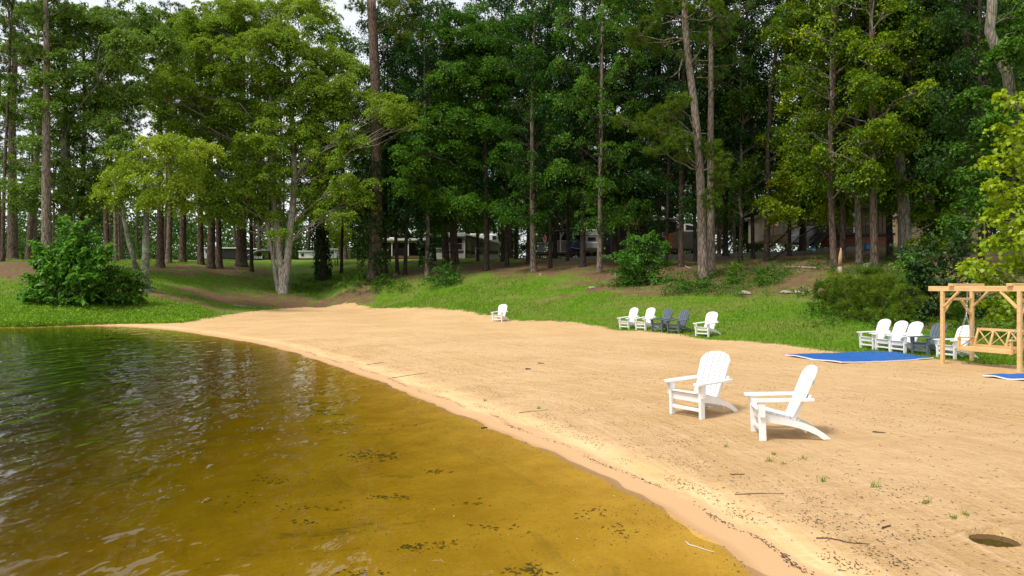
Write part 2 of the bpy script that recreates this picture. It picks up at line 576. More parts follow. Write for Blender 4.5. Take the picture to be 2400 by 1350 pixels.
# pine-straw areas (centre given by where they lie in the photograph, mapped to ground positions)
STRAW = []
def straw_patch(u, v, rx, ry, amp=1.0):
    p = P(u, v); STRAW.append((p.x, p.y, rx, ry, amp))
for s in [(40, 625, 9, 5, 1.1), (360, 632, 5, 2.6, 1.0), (470, 630, 6, 2.6, .95), (560, 632, 5, 3, .9), (430, 705, 5, 2.0, .9), (530, 706, 5, 2.4, 1.0), (620, 710, 5, 2.6, 1.0), (720, 712, 5, 3.2, 1.2), (800, 708, 4, 2.5, 1.0),
          (1000, 612, 5, 3, .8), (1120, 625, 9, 6, 1.1), (1250, 618, 9, 6, 1.15), (1380, 615, 9, 6, 1.15), (1350, 690, 3, .9, .75), (1420, 676, 3, 1.0, .8), (1500, 640, 6, 8, 1.0), (1580, 650, 6, 8, 1.1), (1600, 678, 5, 3, 1.0), (1750, 650, 7, 8, 1.1),
          (1900, 640, 8, 8, 1.05), (2020, 650, 8, 8, 1.1), (2100, 620, 8, 9, 1.1), (1700, 600, 9, 7, 1.1), (1950, 595, 9, 7, 1.1), (2250, 640, 8, 8, 1.0), (2230, 765, 2.4, .8, .9), (2390, 812, 1.0, .5, .9),
          (1180, 700, 2.5, .6, .6), (1270, 712, 3, .5, .5)]:
    straw_patch(*s)
def straw_val(x, y):
    s = np.zeros(np.shape(x))
    for cx, cy_, rx, ry, am in STRAW:
        s = np.maximum(s, am * np.exp(-(((x - cx) / rx) ** 2 + ((y - cy_) / ry) ** 2) * .8))
    deep = np.clip((y - (66 - 4 * np.clip(x / 30, -1, 1))) / 8, 0, 1) * np.clip((x + 2) / 6, 0, 1)
    return np.maximum(s, deep * 1.05)
SVv = straw_val(fx, fy)
ROAD_L = np.array([(6, 74), (13, 68.5), (22, 63.5), (27, 62.5), (34, 66)])
rd, _ = poly_dist(fx, fy, ROAD_L)
GRAVEL = np.clip(1.6 - rd / 2.0, 0, 1)

qi = (np.arange(ny - 1)[:, None] * nx + np.arange(nx - 1)[None, :]).ravel()
quads = np.stack([qi, qi + 1, qi + 1 + nx, qi + nx], 1)
cen = quads
sdf = SDv[quads].mean(1); edf = EDv[quads].mean(1); svf = SVv[quads].mean(1)
region = np.where(sdf < 0, 0, np.where(edf < 0, 1, np.where(svf < .62, 2, 3)))

m_ground, nt, N, Lk = new_mat("ground_cover")
g_out = N.new('ShaderNodeOutputMaterial')
g_b = N.new('ShaderNodeBsdfPrincipled')
g_b.inputs['Specular IOR Level'].default_value = 0.15
def attr(n):
    a = N.new('ShaderNodeAttribute'); a.attribute_name = n; return a.outputs['Fac']
def noise(vec, sc, det=5, rough=.6):
    n = N.new('ShaderNodeTexNoise'); n.inputs['Scale'].default_value = sc; n.inputs['Detail'].default_value = det
    n.inputs['Roughness'].default_value = rough
    Lk(vec, n.inputs['Vector']); return n.outputs['Fac']
def ramp(fac, p0, c0, p1, c1):
    r = N.new('ShaderNodeValToRGB')
    r.color_ramp.elements[0].position = p0; r.color_ramp.elements[1].position = p1
    r.color_ramp.elements[0].color = (*c0, 1) if len(c0) == 3 else c0
    r.color_ramp.elements[1].color = (*c1, 1) if len(c1) == 3 else c1
    Lk(fac, r.inputs['Fac']); return r.outputs['Color']
def math_(op, a, b=None, c=None):
    n = N.new('ShaderNodeMath'); n.operation = op
    for i, x in enumerate((a, b, c)):
        if x is None: continue
        if isinstance(x, (int, float)): n.inputs[i].default_value = x
        else: Lk(x, n.inputs[i])
    return n.outputs[0]
def mixc(f, a, b, mode='MIX'):
    n = N.new('ShaderNodeMixRGB'); n.blend_type = mode
    for i, x in enumerate((f, a, b)):
        if isinstance(x, (int, float)): n.inputs[i].default_value = x
        elif isinstance(x, tuple): n.inputs[i].default_value = (*x, 1)
        else: Lk(x, n.inputs[i])
    return n.outputs[0]
def sstep(x, a, b):
    n = N.new('ShaderNodeMapRange'); n.interpolation_type = 'SMOOTHSTEP'
    n.inputs['From Min'].default_value = a; n.inputs['From Max'].default_value = b
    Lk(x, n.inputs['Value']); return n.outputs['Result']
W0, W1 = (0, 0, 0), (1, 1, 1)
ge = N.new('ShaderNodeNewGeometry'); pos = ge.outputs['Position']
a_sd, a_al, a_ed, a_sv, a_gr = attr('shore'), attr('along'), attr('edge'), attr('straw'), attr('gravel')
cmb = N.new('ShaderNodeCombineXYZ')                      # rake and tyre lines run along the beach
Lk(math_('MULTIPLY', a_al, .35), cmb.inputs[0]); Lk(math_('MULTIPLY', a_ed, 3.2), cmb.inputs[1])
beach_vec = cmb.outputs[0]
cm2 = N.new('ShaderNodeCombineXYZ')
Lk(math_('MULTIPLY', a_al, .8), cm2.inputs[0]); Lk(math_('MULTIPLY', a_sd, 6.0), cm2.inputs[1])
shore_vec = cm2.outputs[0]
n_streak = noise(beach_vec, 1.1, 8, .72)
n_big = noise(pos, .28, 4)
n_mid = noise(pos, 2.2, 6, .65)
n_fine = noise(pos, 26, 4, .7)
n_grain = noise(pos, 120, 2, .7)
cm3 = N.new('ShaderNodeCombineXYZ')
Lk(math_('MULTIPLY', a_al, .9), cm3.inputs[0]); Lk(math_('MULTIPLY', a_ed, 14.0), cm3.inputs[1])
n_rake = noise(cm3.outputs[0], 1.0, 5, .7)
mpd = N.new('ShaderNodeMapping'); mpd.inputs['Rotation'].default_value = (0, 0, math.radians(-32)); mpd.inputs['Scale'].default_value = (.5, 7.0, 1)
Lk(pos, mpd.inputs['Vector'])
n_diag = noise(mpd.outputs[0], 1.0, 5, .65)
sand = mixc(ramp(n_streak, .38, W0, .62, W1), (.56, .335, .135), (.71, .475, .245))
sand = mixc(math_('MULTIPLY', ramp(n_rake, .42, W0, .62, W1), .75), sand, (.51, .30, .12))
sand = mixc(math_('MULTIPLY', ramp(n_diag, .52, W0, .66, W1), .45), sand, (.74, .51, .27))
sand = mixc(math_('MULTIPLY', ramp(n_big, .38, W0, .62, W1), .7), sand, (.72, .49, .26))
sand = mixc(math_('MULTIPLY', ramp(n_mid, .45, W0, .75, W1), .45), sand, (.47, .27, .11))
sand = mixc(math_('MULTIPLY', ramp(n_fine, .58, W0, .70, W1), .55), sand, (.27, .155, .06))
sand = mixc(math_('MULTIPLY', ramp(n_grain, .3, W0, .7, W1), .22), sand, (.66, .46, .26))
# smooth washed strip beside the water, then wet
wash = math_('SUBTRACT', 1.0, sstep(math_('ADD', a_sd, math_('MULTIPLY', noise(shore_vec, .45, 6, .7), 1.1)), .80, 1.15))
sand = mixc(wash, sand, mixc(ramp(n_grain, .3, W0, .7, W1), (.46, .275, .135), (.52, .325, .17)))
wet = math_('SUBTRACT', 1.0, sstep(a_sd, -.01, .10))
sand = mixc(math_('MULTIPLY', wet, .45), sand, (.33, .19, .085))
# lake bed: same sand, with dark silt and weed film
n_silt = noise(shore_vec, .45, 7, .7)
bed_m = math_('SUBTRACT', 1.0, sstep(a_sd, -.6, -.05))
under = math_('SUBTRACT', 1.0, sstep(a_sd, -.10, .0))
bed_c = mixc(ramp(noise(pos, 1.3, 6, .65), .35, W0, .68, W1), (.42, .235, .026), (.56, .33, .046))
bed_c = mixc(math_('MULTIPLY', ramp(n_fine, .5, W0, .7, W1), .4), bed_c, (.27, .15, .02))
sand = mixc(under, sand, bed_c)
sand = mixc(math_('MULTIPLY', bed_m, ramp(n_silt, .56, W0, .80, (.5, .5, .5))), sand, (.10, .075, .03))
mpw = N.new('ShaderNodeMapping'); mpw.inputs['Scale'].default_value = (.55, 1.5, 1)
Lk(pos, mpw.inputs['Vector'])
n_weed = noise(mpw.outputs[0], 1.15, 9, .78)
sand = mixc(math_('MULTIPLY', math_('SUBTRACT', 1.0, sstep(a_sd, -2.2, -.7)), ramp(n_weed, .575, W0, .68, (.72, .72, .72))), sand, (.085, .070, .016))
sand = mixc(math_('MULTIPLY', bed_m, ramp(noise(pos, 9, 5, .75), .62, W0, .72, (.65, .65, .65))), sand, (.09, .06, .02))
# grass
gr = mixc(ramp(noise(pos, 1.6, 6, .7), .35, W0, .68, W1), (.08, .175, .008), (.15, .27, .014))
gr = mixc(math_('MULTIPLY', ramp(noise(pos, .33, 5, .6), .44, W0, .62, W1), .75), gr, (.21, .20, .055))
gr = mixc(math_('MULTIPLY', ramp(noise(pos, 14, 3, .7), .45, W0, .7, W1), .5), gr, (.05, .10, .008))
st = mixc(ramp(noise(pos, 5, 8, .75), .35, W0, .68, W1), (.095, .055, .027), (.25, .155, .085))
st = mixc(math_('MULTIPLY', ramp(noise(pos, 22, 4, .7), .56, W0, .68, W1), .6), st, (.40, .26, .145))
st = mixc(math_('MULTIPLY', ramp(noise(pos, .8, 5, .65), .52, W0, .64, W1), .75), st, gr)
f_st = sstep(math_('ADD', a_sv, math_('MULTIPLY', math_('SUBTRACT', noise(pos, .55, 8, .7), .5), 1.5)), .42, .66)
land_c = mixc(f_st, gr, st)
grv = mixc(ramp(noise(pos, 30, 3, .7), .3, W0, .7, W1), (.10, .095, .09), (.20, .19, .18))
land_c = mixc(sstep(math_('ADD', a_gr, math_('MULTIPLY', math_('SUBTRACT', noise(pos, 1.2, 5), .5), .6)), .5, .8), land_c, grv)
f_land = sstep(math_('ADD', a_ed, math_('MULTIPLY', math_('SUBTRACT', noise(pos, 1.1, 8, .75), .5), 2.6)), -.18, .22)
col = mixc(f_land, sand, land_c)
Lk(col, g_b.inputs['Base Color'])
Lk(math_('SUBTRACT', .92, math_('MULTIPLY', wet, .35)), g_b.inputs['Roughness'])
hgt = math_('ADD', math_('ADD', math_('MULTIPLY', n_streak, 1.0), math_('MULTIPLY', n_rake, .5)), math_('ADD', math_('ADD', math_('MULTIPLY', n_mid, 1.3), math_('MULTIPLY', noise(pos, 7, 4, .6), .9)), math_('MULTIPLY', n_fine, .5)))
dry = sstep(a_sd, .3, 1.1)
bp = N.new('ShaderNodeBump'); bp.inputs['Distance'].default_value = .085
Lk(math_('ADD', .12, math_('MULTIPLY', dry, .88)), bp.inputs['Strength'])
Lk(math_('ADD', hgt, math_('MULTIPLY', n_grain, .12)), bp.inputs['Height'])
Lk(bp.outputs[0], g_b.inputs['Normal'])
Lk(g_b.outputs[0], g_out.inputs['Surface'])

def ground_piece(name, sel, label=None):
    q = quads[sel]
    used, inv = np.unique(q.ravel(), return_inverse=True)
    vs = np.stack([fx[used], fy[used], fz[used]], 1)
    me = np_mesh(name, vs, inv, np.arange(len(q)) * 4, None, smooth=True)
    for an, arr in (('shore', SDv), ('along', ALv), ('edge', EDv), ('straw', SVv), ('gravel', GRAVEL)):
        at = me.attributes.new(an, 'FLOAT', 'POINT')
        at.data.foreach_set('value', arr[used].astype(np.float32))
    o = link(name, me, [m_ground])
    tag(o, kind='structure')
    return o
ground_piece('lake_bed', region == 0)
ground_piece('beach', region == 1)
ground_piece('lawn', region == 2)
ground_piece('forest_floor', region == 3)

# ------------------------------------------------------------------ water
m_water, nt, N, Lk = new_mat("lake_water")
w_o = N.new('ShaderNodeOutputMaterial')
tr = N.new('ShaderNodeBsdfTransparent')
gl = N.new('ShaderNodeBsdfGlossy'); gl.inputs['Roughness'].default_value = 0.0
gl.inputs['Color'].default_value = (.95, .95, .95, 1)
fr = N.new('ShaderNodeFresnel'); fr.inputs['IOR'].default_value = 1.30
ge = N.new('ShaderNodeNewGeometry'); pos = ge.outputs['Position']
mp1 = N.new('ShaderNodeMapping'); mp1.inputs['Rotation'].default_value = (0, 0, math.radians(28)); mp1.inputs['Scale'].default_value = (1.0, .42, 1)
mp2 = N.new('ShaderNodeMapping'); mp2.inputs['Rotation'].default_value = (0, 0, math.radians(-22)); mp2.inputs['Scale'].default_value = (1.0, .5, 1)
Lk(pos, mp1.inputs['Vector']); Lk(pos, mp2.inputs['Vector'])
hh = math_('ADD', math_('MULTIPLY', noise(mp1.outputs[0], 1.5, 2, .5), 1.0), math_('ADD', math_('MULTIPLY', noise(mp2.outputs[0], 3.6, 2, .5), .42), math_('MULTIPLY', noise(mp1.outputs[0], 9.0, 2, .5), .05)))
calm = N.new('ShaderNodeAttribute'); calm.attribute_name = 'open'
bp = N.new('ShaderNodeBump'); bp.inputs['Distance'].default_value = .11
Lk(calm.outputs['Fac'], bp.inputs['Strength'])
Lk(hh, bp.inputs['Height'])
Lk(bp.outputs[0], gl.inputs['Normal']); Lk(bp.outputs[0], fr.inputs['Normal'])
mx = N.new('ShaderNodeMixShader')
Lk(fr.outputs[0], mx.inputs[0]); Lk(tr.outputs[0], mx.inputs[1]); Lk(gl.outputs[0], mx.inputs[2])
Lk(mx.outputs[0], w_o.inputs['Surface'])
va = N.new('ShaderNodeVolumeAbsorption')
va.inputs['Color'].default_value = (.60, .605, .0, 1)
va.inputs['Density'].default_value = 1.85
Lk(va.outputs[0], w_o.inputs['Volume'])

WX = axis([(-600, -60, 60), (-60, -30, 5), (-30, -8, 1), (-8, 6, .5), (6, 40, 17)])
WY = axis([(-300, -10, 29), (-10, 4, 1), (4, 20, .5), (20, 60, 1.5)])
wX, wY = np.meshgrid(WX, WY)
wsd, _ = shore_sd(wX.ravel(), wY.ravel())
wopen = np.clip(.16 + np.clip(-wsd, 0, 10) / 10 * .84, .16, 1.0)
nwx, nwy = len(WX), len(WY)
top = np.stack([wX.ravel(), wY.ravel(), np.zeros(wX.size)], 1)
qi = (np.arange(nwy - 1)[:, None] * nwx + np.arange(nwx - 1)[None, :]).ravel()
fq = [tuple(r) for r in np.stack([qi, qi + 1, qi + 1 + nwx, qi + nwx], 1)]
ring = [i for i in range(nwx)] + [j * nwx + nwx - 1 for j in range(1, nwy)] + [(nwy - 1) * nwx + i for i in range(nwx - 2, -1, -1)] + [j * nwx for j in range(nwy - 2, 0, -1)]
vb = [tuple(p) for p in top]
b0 = len(vb)
vb += [(top[i][0], top[i][1], -4.0) for i in ring]
nr = len(ring)
fq += [(ring[k], b0 + k, b0 + (k + 1) % nr, ring[(k + 1) % nr]) for k in range(nr)]
fq.append(tuple(b0 + k for k in range(nr))[::-1])
me = bpy.data.meshes.new('water')
me.from_pydata(vb, [], fq)
at = me.attributes.new('open', 'FLOAT', 'POINT')
at.data.foreach_set('value', np.concatenate([wopen, np.full(nr, 1.0)]).astype(np.float32))
me.update()
tag(link('water', me, [m_water]), kind='structure')
# ------------------------------------------------------------------ materials for the made things
M = {}
M['white'] = surf_mat('white_poly_lumber', (.78, .78, .77), (.84, .84, .83), rough=.42, scale=5, bump=.05, stretch=(1, 1, 1), spec=.4)
M['slate'] = surf_mat('slate_poly_lumber', (.085, .11, .13), (.12, .15, .17), rough=.45, scale=6, bump=.05)
M['pine_wood'] = surf_mat('new_pine_lumber', (.60, .37, .15), (.76, .52, .25), rough=.55, scale=3.2, bump=.15, stretch=(1, 6, 6), bscale=12)
M['chain'] = surf_mat('galvanised_steel', (.45, .45, .46), (.62, .62, .63), rough=.32, scale=30, bump=.05, metallic=.8)
M['blue'] = surf_mat('blue_mat_fabric', (.004, .075, .30), (.008, .11, .38), rough=.6, scale=4, bump=.35, bscale=60)
M['foam'] = surf_mat('white_foam_edge', (.70, .70, .69), (.80, .80, .79), rough=.6, scale=9, bump=.1)

# ------------------------------------------------------------------ reclining garden chairs (wide arms, fanned slat back)
def make_chair(mat):
    root = empty('adirondack_chair')
    for s in (-1, 1):
        y = s * .315
        MB().box((.047, y, .268), (.094, .050, .536), bev=.005).build('front_leg', mat, root)
        MB().prism([(.012, .33), (.080, .33), (.085, .40), (.088, .538), (-.012, .538), (.0, .42)], 1, y + s * .0255, y + s * .062).build('arm_bracket', mat, root)
        arm = [(-.075, y - .045), (-.060, y - .068), (-.02, y - .075), (.30, y - .078), (.62, y - .06), (.735, y - .045), (.74, y + .045), (.62, y + .06), (.30, y + .078), (-.02, y + .075), (-.060, y + .068), (-.075, y + .045)]
        MB().prism([(p[0], p[1]) for p in arm], 2, .537, .567).build('armrest', mat, root)
        rail = [(.095, .375), (.22, .345), (.38, .30), (.52, .258), (.64, .215), (.76, .155), (.86, .085), (.95, .004), (.845, .0), (.78, .055), (.66, .115), (.52, .165), (.36, .205), (.20, .235), (.095, .25)]
        MB().prism(rail, 1, s * .272 - .016, s * .272 + .016).build('side_rail', mat, root)
    MB().box((.062, 0, .315), (.028, .578, .125), bev=.004).build('front_apron', mat, root)
    MB().box((.05, 0, .135), (.034, .578, .05), bev=.004).build('stretcher', mat, root)
    MB().box((.63, 0, .115), (.03, .51, .045), bev=.004).build('rear_stretcher', mat, root)
    prof = [(.012, .393), (.098, .378), (.184, .352), (.270, .325), (.356, .300), (.442, .278)]
    for i, (x, z) in enumerate(prof):
        sl = math.atan2(-.026, .086) if i else -.08
        R = Matrix.Rotation(-sl, 3, 'Y')
        MB().box((x + .035, 0, z + .006), (.076, .60 if i < 1 else .535, .022), R, bev=.004).build('seat_slat', mat, root)
    lean = math.radians(25)
    d = Vector((math.sin(lean), 0, math.cos(lean))); nrm = Vector((math.cos(lean), 0, -math.sin(lean)))
    o = Vector((.462, 0, .205))
    nS = 5
    for i in range(nS):
        c = i - (nS - 1) / 2
        wb, wt = .087, .106
        yb, yt = c * (wb + .017), c * (wt + .018)
        def top(yy):
            return .862 - .95 * yy * yy - 1.9 * max(0, abs(yy) - .2) ** 2 * 4
        pts = [(yb - wb / 2, 0), (yb + wb / 2, 0)]
        for k in range(6):
            yy = yt + wt / 2 - wt * k / 5
            pts.append((yy, top(yy)))
        vs = []
        for th in (0, .03):
            for (yy, t) in pts:
                # a little hollow across the back
                p = o + d * t + Vector((0, yy, 0)) + nrm * (th - .30 * yy * yy)
                vs.append(p)
        n = len(pts)
        fs = [tuple(range(n)), tuple(range(n, 2 * n))[::-1]] + [(k, n + k, n + (k + 1) % n, (k + 1) % n) for k in range(n)]
        MB().add(vs, fs).build('back_slat', mat, root)
    for t, w in ((.075, .50), (.44, .64), (.64, .50)):
        c = o + d * t + nrm * .044
        R = Matrix.Rotation(lean, 3, 'Y')
        MB().box(c, (.026, w, .06), R, bev=.004).build('back_rail', mat, root)
    return root

CHAIRS = [  # left front foot pixel (u, v), facing direction (x, y), material, label
    ((1576, 970), (1652, 985), (-.835, -.55), 'white', 'white chair on the open sand turned towards the lake, showing its slatted back', 'chairs standing on the open sand'),
    ((1767, 1012), (1788, 1033), (-.99, .14), 'white', 'white slatted chair on the open sand seen side on, nearest to the viewer', 'chairs standing on the open sand'),
    ((1155, 753), None, (-.50, -.86), 'white', 'lone white slatted chair where the lawn meets the sand', None),
    ((1454, 771.5), None, (-.85, -.52), 'white', 'leftmost white chair of the row of five on the lawn edge', 'five chairs in a row on the lawn edge'),
    ((1492, 774.5), None, (-.85, -.52), 'white', 'white chair beside the two dark grey ones in the row of five', 'five chairs in a row on the lawn edge'),
    ((1530, 777), None, (-.85, -.52), 'slate', 'dark grey chair right beside a white chair in the row of five', 'five chairs in a row on the lawn edge'),
    ((1567, 780), None, (-.85, -.52), 'slate', 'dark grey chair at the open end before the gap in the row of five', 'five chairs in a row on the lawn edge'),
    ((1632, 787.5), None, (-.80, -.60), 'white', 'white chair standing apart at the right end of the row of five', 'five chairs in a row on the lawn edge'),
    ((2018, 815), None, (-.97, -.2), 'white', 'white chair at the far end of the row beside the swing', 'five chairs in a row beside the swing'),
    ((2055, 820.5), None, (-.97, -.2), 'white', 'second white chair from the far end of the row behind the blue mat', 'five chairs in a row beside the swing'),
    ((2088, 826), None, (-.97, -.2), 'white', 'white chair next to the dark grey one in the row behind the blue mat', 'five chairs in a row beside the swing'),
    ((2140, 829), None, (-.97, -.2), 'slate', 'dark grey chair beside the timber swing post', 'five chairs in a row beside the swing'),
    ((2198, 837), None, (-.95, -.22), 'white', 'white chair seen through the timber swing frame', 'five chairs in a row beside the swing'),
]
protos = {}
for (l, r, f, mk, label, group) in CHAIRS:
    fl = math.hypot(*f); f = (f[0] / fl, f[1] / fl)
    if mk not in protos:
        protos[mk] = make_chair(M[mk]); o = protos[mk]
    else:
        o = copy_tree(protos[mk])
    rz = math.atan2(-f[1], -f[0])
    pl = P(*l)
    # the left front foot in the picture: whichever local side lies to the left
    c, s = math.cos(rz), math.sin(rz)
    side = 1 if -s < 0 else -1
    off = Vector((c * .047 - s * side * .315, s * .047 + c * side * .315, 0))
    if r is not None and l[0] > 1700:       # placed by its near foot
        pl = P(*r); off = Vector((c * .047 + s * .315, s * .047 - c * .315, 0))
    loc = Vector((pl.x, pl.y, 0)) - off
    # lie on the local ground
    xs = [loc.x + c * .05, loc.x + c * .85]; ys = [loc.y + s * .05, loc.y + s * .85]
    z0, z1 = H(xs[0], ys[0]), H(xs[1], ys[1])
    o.location = (loc.x, loc.y, z0 - .008)
    o.rotation_euler = (0, -math.atan2(z1 - z0, .8), rz)
    o.scale = (.99, .99, .99)
    tag(o, label, 'chair', group)
    o['label'] = label
    if group: o['group'] = group
    elif 'group' in o: del o['group']

# ------------------------------------------------------------------ timber swing frame and the swing that hangs in it
F1 = P(2209, 853)
ev = Vector((.40, -.917, 0)).normalized()
sw = empty('swing_frame', (F1.x, F1.y, F1.z), math.atan2(ev.y, ev.x), 'new yellow pine swing frame of posts and beams at the sand edge', 'swing frame')
LN, DP, ZB = 2.08, 1.22, 2.02
w = M['pine_wood']
def ground_local(lx, ly):
    p = Vector((F1.x, F1.y)) + Vector((ev.x, ev.y)) * lx + Vector((-ev.y, ev.x)) * ly
    return H(p.x, p.y) - F1.z
for lx in (0, LN):
    for ly in (0, DP):
        g = ground_local(lx, ly) - .06
        MB().box((lx, ly, (g + ZB) / 2), (.09, .09, ZB - g), bev=.006).build('post', w, sw)
for ly in (0, DP):
    MB().box(((LN + .02) / 2, ly, ZB + .0725), (LN + .85, .06, .14), bev=.006).build('beam', w, sw)
for lx in (.30, 1.88):
    MB().box((lx, DP / 2 - .05, ZB + .142 + .036), (.14, DP + .10, .07), bev=.006).build('crosspiece', w, sw)
    MB().tube([(lx, DP / 2, ZB + .21), (lx, DP / 2, ZB + .245)], .014, 6).build('eye_bolt', M['chain'], sw)
for lx in (0, LN):
    MB().box((lx, DP / 2, 1.80), (.05, DP - .094, .07), bev=.005).build('side_rail', w, sw)
    MB().bar((lx, .05, 1.45), (lx, .34, 1.76), .05, .075, (1, 0, 0), bev=.004).build('knee_brace', w, sw)
    MB().bar((lx, DP - .05, 1.35), (lx, DP - .44, 1.76), .05, .075, (1, 0, 0), bev=.004).build('knee_brace', w, sw)
for ly in (0, DP):
    for lx, sg in ((0, 1), (LN, -1)):
        MB().bar((lx + sg * .05, ly, 1.60), (lx + sg * .47, ly, ZB - .005), .05, .085, (0, 1, 0), bev=.004).build('knee_brace', w, sw)

ps = empty('porch_swing', (F1.x, F1.y, F1.z), math.atan2(ev.y, ev.x), 'pine bench swing with crossed back slats hanging on chains', 'swing')
X0, X1 = .30, 1.64
YF, YB, ZS = .30, .80, .44
XL = X1 - X0
MB().box(((X0 + X1) / 2, YF, ZS + .0), (XL + .16, .04, .10), bev=.005).build('front_rail', w, ps)
MB().box(((X0 + X1) / 2, YB, ZS + .0), (XL, .04, .10), bev=.005).build('rear_rail', w, ps)
for i in range(6):
    y = YF + .052 + i * .084
    MB().box(((X0 + X1) / 2, y - .01, ZS + .062 - .003 * i), (XL, .07, .022), bev=.004).build('seat_slat', w, ps)
for x in (X0 + .03, (X0 + X1) / 2, X1 - .03):
    MB().box((x, (YF + YB) / 2, ZS + .0), (.04, YB - YF - .05, .085), bev=.004).build('seat_bearer', w, ps)
tilt = .20
bt = lambda z: YB + .02 + (z - ZS) * tilt / .5
zt = .93
for k in range(4):
    x = X0 + .02 + (XL - .04) * k / 3
    MB().bar((x, bt(ZS - .02), ZS - .02), (x, bt(zt), zt), .05, .045, (0, 1, 0), bev=.004).build('back_post', w, ps)
MB().bar((X0 - .02, bt(zt + .035), zt + .035), (X1 + .02, bt(zt + .035), zt + .035), .045, .07, bev=.005).build('top_rail', w, ps)
MB().bar((X0, bt(ZS + .09) - .035, ZS + .09), (X1, bt(ZS + .09) - .035, ZS + .09), .03, .06, bev=.004).build('bottom_rail', w, ps)
for k in range(3):
    xa = X0 + .02 + (XL - .04) * k / 3 + .025; xb = X0 + .02 + (XL - .04) * (k + 1) / 3 - .025
    z0, z1 = ZS + .12, zt
    MB().bar((xa, bt(z0) - .006, z0), (xb, bt(z1) - .006, z1), .018, .035, (0, 1, 0)).build('cross_slat', w, ps)
    MB().bar((xa, bt(z1) + .013, z1), (xb, bt(z0) + .013, z0), .018, .035, (0, 1, 0)).build('cross_slat', w, ps)
for x in (X0 - .035, X1 + .035):
    MB().box((x, YF + .01, ZS + .135), (.045, .09, .40), bev=.005).build('arm_post', w, ps)
    MB().bar((x, YF - .06, ZS + .30), (x, bt(ZS + .30), ZS + .30), .075, .03, bev=.005).build('armrest', w, ps)
    MB().bar((x, YF + .04, ZS + .05), (x, bt(ZS + .27) - .05, ZS + .27), .02, .035).build('arm_slat', w, ps)
def chain(pa, pb, name):
    pa, pb = Vector(pa), Vector(pb)
    d = pb - pa; n = max(3, int(d.length / .052)); t = d.normalized()
    ref = Vector((1, 0, 0)); s1 = t.cross(ref).normalized(); s2 = t.cross(s1)
    mb = MB()
    for i in range(n):
        c = pa + d * (i + .5) / n
        side = s1 if i % 2 else s2
        lp = []
        for k in range(9):
            th = 2 * math.pi * k / 8
            lp.append(c + t * math.cos(th) * .034 + side * math.sin(th) * .019)
        mb.tube(lp, .0062, 4, cap=False)
    o = mb.build(name, M['chain'], ps)
    return o
for lx, ax in ((.30, X0 - .035), (1.88, X1 + .035)):
    knot = (lx * .5 + ax * .5, DP / 2 - .04, 1.36)
    chain((lx, DP / 2, ZB + .14), knot, 'chain')
    chain(knot, (ax, YF + .02, ZS + .33), 'chain')
    chain(knot, (ax, YB + .10, ZS + .33), 'chain')

# ------------------------------------------------------------------ blue foam mats
def mat_thing(corners, label):
    c = [P(*k) for k in corners]
    cx = sum((p.x for p in c)) / 4; cy_ = sum((p.y for p in c)) / 4
    root = empty('beach_mat', (cx, cy_, 0), 0, label, 'mat', 'blue foam mats on the sand')
    def sheet(name, m, z0, z1, grow):
        n = 14
        vs = []; fs = []
        for lay in (0, 1):
            for j in range(n + 1):
                for i in range(n + 1):
                    s, t = i / n, j / n
                    s2, t2 = (s - .5) * grow + .5, (t - .5) * grow + .5
                    p = (c[0] * (1 - s2) + c[1] * s2) * (1 - t2) + (c[3] * (1 - s2) + c[2] * s2) * t2
                    rip = .018 * (1 + math.sin(s * 9 + t * 4)) * (.3 + .7 * abs(t - .5) * 2)
                    vs.append((p.x - cx, p.y - cy_, H(p.x, p.y) + rip + (z1 if lay else z0)))
        q = lambda l, i, j: l * (n + 1) ** 2 + j * (n + 1) + i
        for j in range(n):
            for i in range(n):
                fs.append((q(1, i, j), q(1, i + 1, j), q(1, i + 1, j + 1), q(1, i, j + 1)))
                fs.append((q(0, i, j), q(0, i, j + 1), q(0, i + 1, j + 1), q(0, i + 1, j)))
        for i in range(n):
            fs.append((q(0, i, 0), q(0, i + 1, 0), q(1, i + 1, 0), q(1, i, 0)))
            fs.append((q(0, i, n), q(1, i, n), q(1, i + 1, n), q(0, i + 1, n)))
            fs.append((q(0, 0, i), q(1, 0, i), q(1, 0, i + 1), q(0, 0, i + 1)))
            fs.append((q(0, n, i), q(0, n, i + 1), q(1, n, i + 1), q(1, n, i)))
        return MB().add(vs, fs).build(name, m, root, smooth=False)
    sheet('foam_backing', M['foam'], .004, .034, 1.0)
    sheet('top_sheet', M['blue'], .0345, .044, .985)
mat_thing([(1841, 835), (1972, 853), (2188, 842), (2050, 825)], 'large blue mat with a white edge on the sand before the chairs')
mat_thing([(2303, 884), (2420, 895), (2560, 886), (2440, 877)], 'blue mat with a white edge on the sand in front of the swing')
